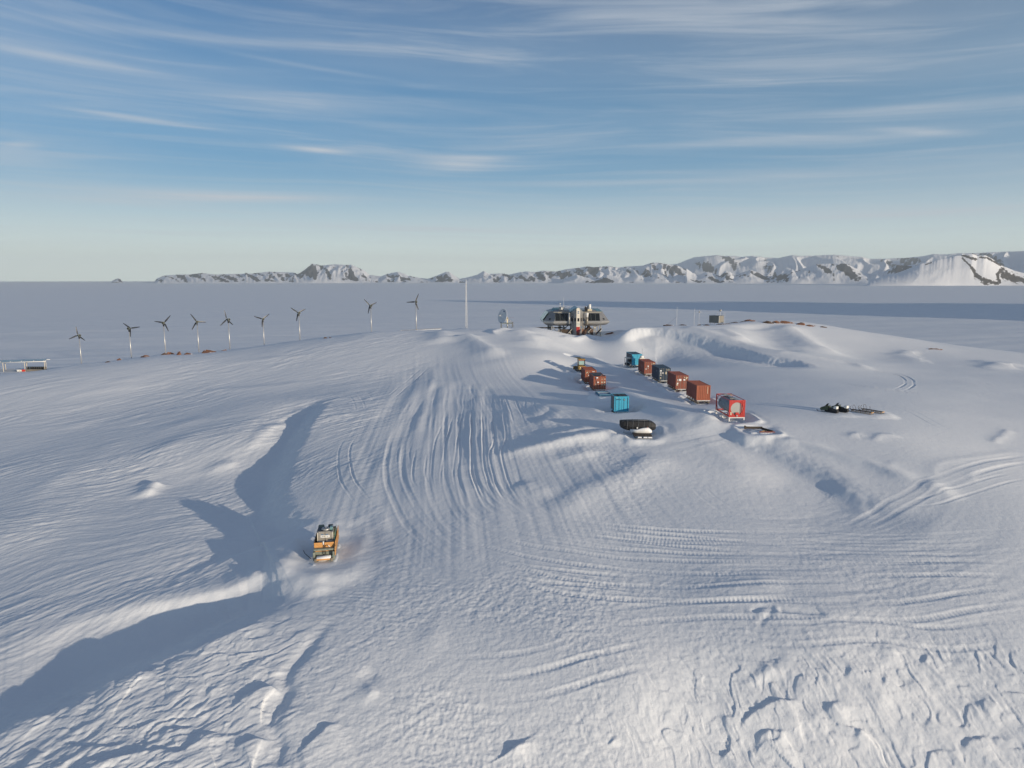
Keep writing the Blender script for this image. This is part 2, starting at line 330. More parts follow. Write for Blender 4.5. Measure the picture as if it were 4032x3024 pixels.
for pts in [[(560, 980), (620, 1050), (660, 1110)], [(360, 1200), (300, 1380), (250, 1480)], [(880, 1080), (820, 1170), (760, 1230)], [(1290, 860), (1340, 950), (1420, 1010)], [(1030, 1220), (1060, 1330), (1100, 1400)],
            [(1250, 1100), (1280, 1240), (1350, 1380)], [(1530, 1520), (1600, 1600), (1640, 1659)], [(1940, 1190), (1990, 1290), (2100, 1420)], [(800, 1270), (880, 1360), (920, 1450)], [(1440, 1070), (1520, 1160), (1580, 1260)]]:
    stroke('ridge', C6(pts), h=rng.uniform(.12, .24), wl=.7, wr=1.3, e0=1.2, e1=1.8)

# vehicle ruts ----------------------------------------------------------------
def ruts(pts, d=.07, gauge=1.8, w=.22, cle=0.0, e=4, sp=.55): e = 12; cle = cle * .18; sp = sp * .7; stroke('ruts', pts, d=d * .8, gauge=gauge, w=w * .72, cle=cle, e0=e, e1=e, sp=sp)
for pts in [[(830, 450), (812, 650), (805, 850), (815, 1050), (880, 1200)], [(880, 460), (882, 650), (880, 900), (905, 1050), (945, 1150), (1010, 1240)],
            [(1005, 470), (1020, 640), (1030, 760), (1000, 880), (1040, 1050), (1110, 1170), (1220, 1260)], [(1085, 480), (1130, 600), (1165, 720)], [(1070, 880), (1110, 1030), (1130, 1140)],
            [(1215, 500), (1240, 650)], [(1215, 880), (1265, 985)], [(700, 640), (640, 780), (625, 950), (650, 1130)], [(760, 600), (705, 830), (690, 1000), (708, 1160)],
            [(90, 720), (20, 850), (30, 1000), (120, 1150), (200, 1230)], [(60, 460), (110, 530), (130, 600)], [(130, 460), (200, 550)], [(520, 800), (500, 1000), (560, 1110)],
            [(560, 290), (400, 430), (280, 540)], [(440, 760), (400, 860), (405, 960)], [(860, 680), (930, 710), (1000, 770)], [(340, 1180), (390, 1300)], [(530, 1270), (560, 1317)]]:
    ruts(C2(pts), d=.09, gauge=1.7, w=.2, e=6)
for pts, w, d in [([(650, 400), (480, 600), (400, 740), (340, 850)], 1.3, -.22), ([(770, 390), (700, 600), (640, 780), (600, 900)], 1.4, -.22), ([(850, 400), (790, 640), (770, 860), (780, 1000)], 1.0, -.16),
                  ([(940, 420), (960, 600), (970, 780)], .9, -.14), ([(480, 350), (330, 560), (250, 700)], 1.1, -.16), ([(600, 300), (560, 500), (500, 660), (430, 780)], .8, .14), ([(330, 900), (340, 1050), (420, 1200)], 1.1, -.16),
                  ([(150, 780), (170, 950), (220, 1080)], 1.0, -.14), ([(620, 470), (540, 700), (520, 850)], .7, -.12), ([(1060, 470), (1080, 620), (1100, 760)], .8, .1)]:
    stroke('ridge', C2(pts), h=d, wl=w, wr=w, e0=6, e1=8)
for y in (430, 470, 520, 575, 640, 690, 740, 775, 850, 905, 960, 1040):
    x0 = rng.uniform(560, 900)
    stroke('ridge', C2([(x0, y), (x0 + 180, y + 8), (x0 + rng.uniform(300, 450), y + 14)]), h=-.07, wl=.8, wr=.8, e0=5, e1=5)
for pts in [[(590, 412), (900, 425), (1200, 470), (1500, 505), (1870, 530)], [(860, 300), (1050, 315), (1240, 360), (1430, 395), (1470, 450), (1390, 498)], [(510, 350), (580, 310), (590, 265)], [(560, 355), (640, 310), (640, 275)],
            [(240, 400), (420, 380), (540, 350)], [(1000, 285), (1200, 290), (1440, 310)], [(1920, 440), (1960, 425), (2000, 450), (2100, 480)], [(1350, 560), (1380, 590), (1500, 640), (1700, 740), (1850, 790)],
            [(1445, 560), (1480, 590), (1620, 650), (1750, 700)], [(1360, 820), (1660, 820)], [(2212, 1040), (1950, 1100), (1650, 1190), (1380, 1225)], [(0, 1140), (100, 1250)], [(80, 1080), (180, 1190), (380, 1310)],
            [(900, 560), (1100, 540), (1300, 560)], [(620, 640), (900, 700), (1100, 700)]]:
    ruts(C3(pts), d=.10, gauge=1.6, w=.26, e=4)
for pts, c in [([(330, 0), (520, 90), (720, 140), (900, 178), (1200, 200), (1600, 200), (2000, 180), (2250, 172)], .05), ([(170, 30), (350, 120), (560, 190), (750, 232), (1000, 248), (1500, 252), (1750, 250), (2250, 200)], .06),
               ([(1430, 30), (1600, 82), (1800, 130), (2000, 162), (2250, 195)], .07), ([(900, 20), (1000, 100), (900, 140), (700, 100)], .03), ([(1640, 300), (1560, 370), (1470, 420)], .03),
               ([(-60, 470), (300, 450), (600, 440), (900, 437), (1450, 435)], .02), ([(1150, 590), (1400, 575), (1600, 530), (1750, 440)], .02), ([(350, 762), (650, 766), (850, 748), (1180, 715)], .02),
               ([(300, 850), (560, 805), (850, 800), (1200, 780), (1700, 830), (2200, 780)], .05), ([(-60, 900), (300, 880), (600, 870), (900, 850)], .06), ([(600, 120), (900, 210), (1300, 230), (1800, 230)], .05)]:
    ruts(C6(pts), d=.07, gauge=2.3, w=.34, cle=c, e=4)
for pts, c in [([(640, 1000), (800, 955), (1000, 940), (1200, 925), (1400, 870), (1500, 830), (1650, 740)], .08), ([(870, 1060), (1000, 1085), (1200, 1065), (1400, 1020), (1600, 950), (1900, 880), (2212, 830)], .09),
               ([(340, 1130), (500, 1200), (700, 1240), (900, 1240), (1100, 1180), (1260, 1105)], .04), ([(480, 1120), (700, 1155), (900, 1135), (1100, 1090)], .04), ([(250, 1160), (450, 1225), (700, 1290), (1000, 1320), (1250, 1310), (1500, 1260)], .07),
               ([(1000, 0), (1400, 110), (1900, 160), (2212, 180)], .02), ([(880, 300), (1300, 350), (1800, 400), (2212, 440)], .04), ([(1400, 600), (1700, 630), (2100, 690)], .03), ([(980, 430), (1300, 540), (1700, 560)], .03),
               ([(100, 1250), (500, 1340), (900, 1400)], .06), ([(470, 140), (650, 90), (820, 50), (920, 0)], .02), ([(1500, 120), (1900, 200), (2212, 215)], .03)]:
    ruts(C5(pts), d=.08, gauge=2.2, w=.36, cle=c, e=4, sp=.6)

for pts, g_ in [([(1835, 1500), (1833, 1750), (1860, 1960), (1990, 2060), (2300, 2120), (2800, 2160), (3400, 2150), (4100, 2120)], 2.2), ([(1890, 1520), (1885, 1780), (1930, 1930), (2090, 2030), (2450, 2090), (2950, 2110), (3500, 2090)], 1.9),
               ([(1960, 1560), (1985, 1800), (2080, 1990), (2300, 2080), (2700, 2130), (3300, 2180), (4100, 2190)], 2.2), ([(1740, 1500), (1720, 1800), (1750, 2000), (1900, 2120), (2200, 2190), (2700, 2235), (3300, 2245), (4100, 2240)], 2.2),
               ([(1650, 1560), (1560, 1760), (1580, 1960), (1760, 2160), (2200, 2300), (2800, 2340), (3500, 2320)], 2.2), ([(2250, 2440), (2800, 2400), (3500, 2410), (4100, 2330)], 2.2), ([(4100, 1790), (3700, 1900), (3480, 2010), (3300, 2110)], 1.8)]:
    ruts(pts, d=.055, gauge=g_, w=.42, cle=.05)
# fields of surface character: (photo pixel centre, radius in px) -> soft masks on the ground
def blob(x, y, u, v, ru, rv):
    """soft ellipse given by its place in the photo, taken on the ground"""
    c = G([(u, v), (u + ru, v), (u, v - rv)])
    ax = max(2.0, np.linalg.norm(c[1] - c[0])); ay = max(2.0, np.linalg.norm(c[2] - c[0]))
    return np.exp(-(((x - c[0, 0]) / ax) ** 2 + ((y - c[0, 1]) / ay) ** 2))
SCOOPS = []          # (x, y, inner radius, outer radius, depth, lip)
def seg_dist(P, x, y):
    best = np.full(x.shape, 1e9); side = np.zeros(x.shape); tt = np.zeros(x.shape)
    L = 0.0
    for i in range(len(P) - 1):
        ax, ay = P[i]; bx, by = P[i + 1]; dx, dy = bx - ax, by - ay; ll = math.hypot(dx, dy) + 1e-9
        t = np.clip(((x - ax) * dx + (y - ay) * dy) / ll ** 2, 0, 1)
        ex = x - ax - t * dx; ey = y - ay - t * dy; d = np.hypot(ex, ey)
        m = d < best
        best[m] = d[m]; side[m] = np.sign(dx * ey - dy * ex)[m]; tt[m] = L + (t * ll)[m]
        L += ll
    return best * side, tt, L
def apply_strokes(x, y, z, res):
    for kind, P, k in STROKES:
        reach = {'ridge': 3.2 * max(abs(k.get('wl', 1)), abs(k.get('wr', 1))), 'ruts': 3.0, 'ledge': k.get('dec', 2) * 2.6}[kind]
        x0, y0 = P.min(0) - reach; x1, y1 = P.max(0) + reach
        idx = np.nonzero((x > x0) & (x < x1) & (y > y0) & (y < y1))[0]
        if len(idx) == 0: continue
        # cull against a coarse polyline first
        Q = P[::max(1, len(P) // 12)]
        if not np.array_equal(Q[-1], P[-1]): Q = np.vstack([Q, P[-1]])
        sd_, _, _ = seg_dist(Q, x[idx], y[idx]); idx = idx[np.abs(sd_) < reach * 1.1 + 2.5]
        if len(idx) == 0: continue
        X, Yv = x[idx], y[idx]
        wob = .35 * perlin(X * .35, Yv * .35, 3) + .9 * perlin(X * .09, Yv * .09, 4)
        if kind == 'ruts': wob = .25 * perlin(X * .12, Yv * .12, 5)
        s, t, L = seg_dist(P, X, Yv); 
        e0, e1 = k.get('e0', 2.0), k.get('e1', 2.0)
        end = sstep(0, 1, np.clip(t / max(e0, .01), 0, 1)) * sstep(0, 1, np.clip((L - t) / max(e1, .01), 0, 1))
        if kind == 'ridge':
            s = s + wob * min(1.0, .5 * (k['wl'] + k['wr']))
            w = np.where(s > 0, k['wl'], k['wr'])
            a = np.abs(s) / w
            g = np.exp(-a ** 2 * .5) if k['h'] < 0 else (1 / (1 + a ** 2.4)) * np.exp(-(a / 2.6) ** 4)
            z[idx] += k['h'] * g * end
        elif kind == 'ledge':
            s = s + wob * (.8 if k['w'] < 1 else 1.2) + .25 * perlin(X * 1.1, Yv * 1.1, 8)
            up = sstep(-k['w'], k['w'], -s)
            g = up * np.exp(-(np.maximum(-s, 0) / k['dec']) ** 2)
            end = sstep(0, k.get('e0', 1.2), t) * sstep(0, k.get('e1', 1.2), L - t)
            z[idx] += k['h'] * g * end
        else:
            s = s + wob
            fresh = .3 + 1.0 * sstep(-.3, .35, perlin(X * .085, Yv * .085, 11))
            for sg in (-1, 1):
                q = (s - sg * k['gauge'] / 2) / k['w']
                rut = -np.exp(-q ** 4) + .45 * np.exp(-((np.abs(q) - 1.6) / .45) ** 2)
                cl = k['cle'] * fresh * np.exp(-q ** 4) * np.sin(2 * np.pi * t / k['sp']) * np.clip(2.2 - res[idx] / (k['sp'] * .22), 0, 1)
                z[idx] += (k['d'] * rut * fresh + cl) * end
    return z
TURN_C = tuple(G([(2850, 1760)])[0]); LANE = (tuple(G([(1880, 1850)])[0]), tuple(G([(1780, 1420)])[0]))
def rot(x, y, deg):
    c, s = math.cos(rad(deg)), math.sin(rad(deg)); return x * c + y * s, -x * s + y * c
def band(wl, res): return np.clip(wl / (2.6 * res) - .6, 0, 1)
def detail(x, y, res):
    """wind carving: sastrugi, ledges of crust, ripples, churned snow"""
    z = np.zeros_like(x)
    near = sstep(330, 240, np.hypot(x, y - 60))
    # masks
    left = sstep(4, -14, x + .10 * (y - 60) + 6) * sstep(30, 45, y + 20)
    crustR = np.clip(blob(x, y, 3400, 2800, 800, 230) * 1.5 + blob(x, y, 2600, 2900, 500, 150) * .5 + blob(x, y, 4032, 2900, 400, 300), 0, 1)
    crustL = np.clip(blob(x, y, 500, 2850, 560, 230) * 1.3 + blob(x, y, 900, 2600, 300, 200) * .6, 0, 1)
    churn = np.clip(blob(x, y, 1800, 2500, 620, 420) * .8 + blob(x, y, 2500, 2500, 900, 260) * .7 + blob(x, y, 1650, 2900, 500, 200) + blob(x, y, 2400, 1850, 380, 130) * .9
                    + blob(x, y, 1250, 1900, 260, 160) * .4 + blob(x, y, 3500, 2300, 900, 200) * .5 + blob(x, y, 2150, 1650, 130, 60), 0, 1)
    drift = np.clip(blob(x, y, 300, 2600, 600, 170) + blob(x, y, 1000, 2350, 300, 90) + blob(x, y, 1200, 2000, 200, 150) + blob(x, y, 1080, 1800, 90, 120), 0, 1)    # smooth hollows
    groom = np.clip(blob(x, y, 1800, 1800, 420, 330) * 1.2 + blob(x, y, 3300, 1650, 700, 120) * .6 + blob(x, y, 3300, 2250, 900, 120), 0, 1)
    # broad undulation
    for wl, a, sd_ in ((38, .26, 1), (17, .13, 2), (8, .06, 3)):
        z += a * perlin(x / wl, y / wl * 1.3, sd_) * near * band(wl, res)
    # long wind streaks on the left field, running up and to the right
    wx = x + 6 * perlin(x / 30, y / 30, 21) + 1.5 * perlin(x / 9, y / 9, 23); wy = y + 6 * perlin(x / 30, y / 30, 22) + 1.5 * perlin(x / 9, y / 9, 24)
    al, ac = rot(wx, wy, 36)
    patch = sstep(-.25, .35, perlin(x / 22, y / 22, 14))
    for la, lc, a, sd_ in ((13, 2.6, .055, 31), (5.5, 1.3, .066, 32), (2.6, .62, .052, 33), (1.2, .32, .036, 34), (.55, .17, .014, 35)):
        n = perlin(al / la, ac / lc, sd_); m = perlin(al / la * .7, ac / lc * .7, sd_ + 5)
        r = 1 - np.abs(n) * 2.2; r = np.sign(r) * np.abs(r) ** 1.5
        z += a * (r * .8 + m) * band(lc * 1.4, res) * np.clip(left * 1.15 + .05, 0, 1) * (1 - .85 * drift) * (1 - .75 * groom) * (.45 + .75 * patch) * near * (1 - .5 * crustR)
    # short broken sastrugi in patches
    pm = sstep(.02, .32, perlin(x / 19 + 3, y / 19, 41)) * (1 - drift) * (1 - .9 * groom)
    al, ac = rot(wx, wy, 52)
    n = perlin(al / 2.0, ac / .55, 43) + .5 * perlin(al / .9, ac / .3, 44)
    z += (.11 * np.maximum(n, -.05) + .05 * np.maximum(perlin(al / 1.0, ac / .28, 45), 0)) * pm * left * band(.6, res) * near
    # crust broken into terraces
    for msk, deg, sd_, k1, amp in ((crustR, 118, 51, 3.0, .08), (crustL, 24, 61, 3.6, .09)):
        al, ac = rot(x + 1.2 * perlin(x / 3, y / 3, sd_ + 3) + .2 * perlin(x / .9, y / .9, sd_ + 8), y + 1.2 * perlin(x / 3, y / 3, sd_ + 4) + .2 * perlin(x / .9, y / .9, sd_ + 9), deg)
        sun_ = x * .766 - y * .643
        for f_, a_ in ((1.0, 1.0), (.45, .6), (.22, .3)):
            n = perlin(al / (8.0 * f_), ac / (k1 * f_), sd_ + int(f_ * 10)) * 1.9 + perlin(al / (2.6 * f_), ac / (1.4 * f_), sd_ + 1) * .55 + sun_ / (4.6 * f_)
            f = np.floor(n); q = n - f; brk = sstep(-.22, .12, perlin(x / (3.4 * f_), y / (3.4 * f_), sd_ + 15))
            z += amp * a_ * ((f + sstep(.90, .985, q)) * brk + n * (1 - brk) - n) * msk * band(.9, res) * 1.15
        for wl_, a_ in ((1.0, .06), (.5, .04), (.26, .024)):
            n = perlin(al / (2.6 * wl_), ac / (.55 * wl_), sd_ + 6); z += a_ * np.maximum(n, -.1) * msk * band(.7 * wl_, res)
    # churned, trampled snow
    for wl, a, sd_ in ((2.6, .03, 71), (1.1, .03, 72), (.5, .034, 73), (.26, .026, 74), (.16, .014, 76)):
        z += a * perlin(x / (wl * 1.1) + .4 * perlin(x / wl, y / wl, sd_ + 9), y / (wl * .9), sd_) * (churn * (.5 + .9 * sstep(-.2, .3, perlin(x / 9, y / 9, 75))) + .12 + .35 * crustR * (wl < 1)) * band(wl, res) * near * (1 - .8 * drift)
    # compacted swaths left by machines turning from the station road to the right
    cx, cy = TURN_C; r_ = np.hypot(x - cx, y - cy) + 1.2 * perlin(x / 14, y / 14, 85); a_ = np.arctan2(y - cy, x - cx) * 30
    tm = np.clip(blob(x, y, 1700, 2050, 420, 200) + blob(x, y, 2600, 2200, 900, 130) + blob(x, y, 3500, 2200, 900, 170) + blob(x, y, 2500, 2450, 800, 120) * .8 + blob(x, y, 1900, 2750, 500, 130) * .5, 0, 1)
    for wl, a, sd_ in ((3.6, .10, 86), (1.6, .06, 87), (.75, .034, 88), (.36, .015, 89)):
        z += a * perlin(r_ / wl, a_ / (9 + wl * 2), sd_) * tm * band(wl, res) * near * (.4 + .9 * sstep(-.3, .3, perlin(x / 12, y / 12, sd_ + 20)))
    # straight lanes of the road up to the station
    (gx, gy), (hx_, hy_) = LANE; dl = math.hypot(hx_ - gx, hy_ - gy); ux, uy = (hx_ - gx) / dl, (hy_ - gy) / dl
    al = (x - gx) * ux + (y - gy) * uy; ac = (x - gx) * uy - (y - gy) * ux; ac = ac / (1 + np.clip(-al, -60, 60) * .004) + .8 * perlin(x / 25, y / 25, 90)
    lm = sstep(26, 15, np.abs(ac)) * sstep(-34, -14, al) * sstep(96, 66, al)
    for wl, a, sd_ in ((3.2, .055, 101), (1.3, .045, 102), (.6, .035, 103), (.3, .014, 104)):
        z += a * perlin(ac / wl, al / (26 + wl * 4), sd_) * lm * band(wl, res)
    # fine cross ripples of a tracked machine's passes
    rp = np.clip(blob(x, y, 1500, 2400, 260, 120) + blob(x, y, 2500, 2620, 500, 70) + blob(x, y, 3000, 2520, 240, 50), 0, 1) * sstep(-.1, .2, perlin(x / 6, y / 6, 81))
    al, ac = rot(x, y, 70)
    z += .035 * np.sin(2 * np.pi * (al + .8 * perlin(x / 3, y / 3, 82)) / .62) * rp * band(.6, res) * (.4 + perlin(x / 1.2, y / .8, 83))
    # the open plain beyond: low wind-combed relief
    far = 1 - near
    al, ac = rot(x, y, 20)
    for la, lc, a, sd_ in ((900, 160, 1.6, 91), (260, 45, .55, 92), (80, 16, .34, 93), (30, 7, .16, 94), (12, 3, .08, 95)):
        z += a * perlin(al / la, ac / lc, sd_) * band(lc * 1.5, res) * far * sstep(0, 1, np.clip((np.hypot(x, y) - 200) / 200, 0, 1))
    return z
def land(x, y, res=None):
    x = np.asarray(x, float); y = np.asarray(y, float); shp = x.shape; x = x.ravel(); y = y.ravel()
    if res is None: res = np.full(x.shape, .05)
    z = base(x, y)
    n = np.hypot(x, y - 60) < 420
    zi = z[n].copy(); apply_strokes(x[n], y[n], zi, res[n]); z[n] = zi
    z += detail(x, y, res)
    for (cx, cy, hx, hy, rz, depth, lip, wd) in SCOOPS:
        q = np.nonzero(np.hypot(x - cx, y - cy) < max(hx, hy) + wd * 4 + 2)[0]
        if len(q) == 0: continue
        c, s = math.cos(rz), math.sin(rz); dx, dy = x[q] - cx, y[q] - cy
        lx, ly = dx * c + dy * s, -dx * s + dy * c
        d = np.hypot(np.maximum(np.abs(lx) - hx, 0), np.maximum(np.abs(ly) - hy, 0)) + .35 * perlin(x[q] * .7, y[q] * .7, 99)
        ang = np.arctan2(dy, dx)
        amt = .7 + .5 * np.sin(ang * 2 + cx)
        z[q] += -depth * sstep(wd, 0, d) + lip * amt * np.exp(-((d - wd * 1.35) / (wd * .42)) ** 2)
    for (cx, cy, hx, hy, rz, zt, wd, lip) in PADS:
        q = np.nonzero(np.hypot(x - cx, y - cy) < math.hypot(hx, hy) + wd * 4 + 1)[0]
        if len(q) == 0: continue
        c, s = math.cos(rz), math.sin(rz); dx, dy = x[q] - cx, y[q] - cy
        lx, ly = dx * c + dy * s, -dx * s + dy * c
        d = np.hypot(np.maximum(np.abs(lx) - hx, 0), np.maximum(np.abs(ly) - hy, 0)) + .35 * min(1, wd) * perlin(x[q] * .7, y[q] * .7, 99)
        m = sstep(wd * 3.2, wd * .5, d)
        z[q] = z[q] * (1 - m) + (zt + .25 * (z[q] - zt) * 0) * m
        if lip:
            ang = np.arctan2(ly, lx); amt = .55 + .6 * np.sin(ang * 2 + cx) + .8 * perlin(x[q] * .4, y[q] * .4, 98)
            z[q] += -lip * .8 * np.exp(-((d - wd * .35) / (wd * .6)) ** 2) * (d > .02) + lip * np.maximum(amt, 0) * np.exp(-((d - wd * 1.6) / (wd * .55)) ** 2)
    return z.reshape(shp)
def land1(x, y): return float(land(np.array([x]), np.array([y]))[0])
def gp(u, v):
    """where the photo's pixel falls on the ground"""
    p = G([(u, v)])[0]; return float(p[0]), float(p[1])

def build_ground():
    tf = np.linspace(-42, 42, 1250)                                    # bearing in degrees, fine ahead, coarse elsewhere
    tl = np.linspace(-180, -42, 90)[:-1]; tr = np.linspace(42, 180, 90)[1:]
    th = np.radians(np.r_[tl, tf, tr]); 
    rr = [3.0]
    while rr[-1] < 21000:
        r = rr[-1]
        st = .9 if r < 28 else (.0021 * r if r < 300 else .0021 * r * (1 + (r - 300) / 420.0))
        if r < 28: st = 1.2
        elif r < 125: st = .0017 * r
        rr.append(r + min(st, 400))
    rr = np.array(rr)
    R, TH = np.meshgrid(rr, th, indexing='ij')
    x = (R * np.sin(TH)).ravel(); y = (R * np.cos(TH)).ravel()
    dth = np.gradient(th); dr = np.gradient(rr)
    res = np.maximum(np.broadcast_to(dr[:, None], R.shape) * .8, R * dth[None, :]).ravel()
    z = land(x, y, res)
    nr, nt = R.shape
    co = np.empty((nr * nt + 1, 3), np.float32); co[:-1, 0] = x; co[:-1, 1] = y; co[:-1, 2] = z; co[-1] = (0, 0, z[:nt].mean())
    i = np.arange(nr - 1)[:, None] * nt; j = np.arange(nt - 1)[None, :]
    a = (i + j).ravel(); f = np.stack([a, a + 1, a + 1 + nt, a + nt], 1)[:, ::-1]
    # close the seam behind the camera is not needed: first and last bearings coincide
    tri = np.stack([np.full(nt - 1, nr * nt), np.arange(nt - 1) + 1, np.arange(nt - 1)], 1)
    me = bpy.data.meshes.new('ground')
    me.vertices.add(len(co)); me.vertices.foreach_set('co', co.ravel())
    nl = f.size + tri.size; me.loops.add(nl); me.loops.foreach_set('vertex_index', np.r_[f.ravel(), tri.ravel()].astype(np.int32))
    npoly = len(f) + len(tri); me.polygons.add(npoly)
    me.polygons.foreach_set('loop_start', np.r_[np.arange(len(f)) * 4, len(f) * 4 + np.arange(len(tri)) * 3].astype(np.int32))
    me.update(calc_edges=True); me.validate(verbose=False)
    me.polygons.foreach_set('use_smooth', np.ones(npoly, bool))
    o = bpy.data.objects.new('snow_ground', me); COL.objects.link(o)
    tag(o, kind='structure'); me.materials.append(snow_material())
    print('ground', len(co), round(time.time() - T0, 1))
    return o

def snow_material():
    m = bpy.data.materials.new('snow'); m.use_nodes = True; nt = m.node_tree; N = nt.nodes; L = nt.links
    b = N['Principled BSDF']; b.inputs['Roughness'].default_value = .62; b.inputs['Specular IOR Level'].default_value = .25
    tc = N.new('ShaderNodeTexCoord')
    def noise(scale, detail, rough=.5, vec=None):
        n = N.new('ShaderNodeTexNoise'); L.new(vec or tc.outputs['Object'], n.inputs['Vector'])
        n.inputs['Scale'].default_value = scale; n.inputs['Detail'].default_value = detail; n.inputs['Roughness'].default_value = rough; return n
    n1 = noise(.05, 4); n2 = noise(1.3, 5, .65)
    r = N.new('ShaderNodeValToRGB'); r.color_ramp.elements[0].position = .3; r.color_ramp.elements[0].color = (.79, .815, .84, 1)
    r.color_ramp.elements[1].position = .7; r.color_ramp.elements[1].color = (.865, .875, .885, 1); L.new(n1.outputs['Fac'], r.inputs[0])
    L.new(r.outputs[0], b.inputs['Base Color'])
    bp = N.new('ShaderNodeBump'); bp.inputs['Strength'].default_value = .55; bp.inputs['Distance'].default_value = .09
    L.new(n2.outputs['Fac'], bp.inputs['Height'])
    n3 = noise(5.5, 4, .6); bp2 = N.new('ShaderNodeBump'); bp2.inputs['Strength'].default_value = .5; bp2.inputs['Distance'].default_value = .03
    L.new(n3.outputs['Fac'], bp2.inputs['Height']); L.new(bp.outputs[0], bp2.inputs['Normal']); L.new(bp2.outputs[0], b.inputs['Normal'])
    return m
# ------------------------------------------------------------------ materials
MATS = {}
def mat(name, col, rough=.55, metal=0.0, var=.12, scale=1.5, bump=0.0, wear=None, wear_amt=.35, spec=.5, stretch=(1, 1, 1)):
    if name in MATS: return MATS[name]
    m = bpy.data.materials.new(name); m.use_nodes = True; nt = m.node_tree; N = nt.nodes; L = nt.links
    b = N['Principled BSDF']; b.inputs['Roughness'].default_value = rough; b.inputs['Metallic'].default_value = metal
    b.inputs['Specular IOR Level'].default_value = spec
    tc = N.new('ShaderNodeTexCoord'); mp = N.new('ShaderNodeMapping'); mp.inputs['Scale'].default_value = stretch
    L.new(tc.outputs['Object'], mp.inputs[0])
    n = N.new('ShaderNodeTexNoise'); L.new(mp.outputs[0], n.inputs['Vector']); n.inputs['Scale'].default_value = scale; n.inputs['Detail'].default_value = 5; n.inputs['Roughness'].default_value = .6
    r = N.new('ShaderNodeValToRGB'); r.color_ramp.elements[0].position = .3; r.color_ramp.elements[1].position = .72
    r.color_ramp.elements[0].color = tuple(c * (1 - var) for c in col) + (1,); r.color_ramp.elements[1].color = tuple(min(1, c * (1 + var)) for c in col) + (1,)
    L.new(n.outputs['Fac'], r.inputs[0]); out = r.outputs[0]
    if wear:
        n2 = N.new('ShaderNodeTexNoise'); L.new(mp.outputs[0], n2.inputs['Vector']); n2.inputs['Scale'].default_value = scale * 2.3; n2.inputs['Detail'].default_value = 7; n2.inputs['Roughness'].default_value = .7
        r2 = N.new('ShaderNodeMapRange'); r2.inputs[1].default_value = .56; r2.inputs[2].default_value = .68; r2.inputs[4].default_value = wear_amt; L.new(n2.outputs['Fac'], r2.inputs[0])
        mx = N.new('ShaderNodeMixRGB'); L.new(r2.outputs[0], mx.inputs[0]); L.new(out, mx.inputs[1]); mx.inputs[2].default_value = wear + (1,); out = mx.outputs[0]
    L.new(out, b.inputs['Base Color'])
    if bump:
        bp = N.new('ShaderNodeBump'); bp.inputs['Strength'].default_value = bump; bp.inputs['Distance'].default_value = .02
        L.new(n.outputs['Fac'], bp.inputs['Height']); L.new(bp.outputs[0], b.inputs['Normal'])
    MATS[name] = m; return m

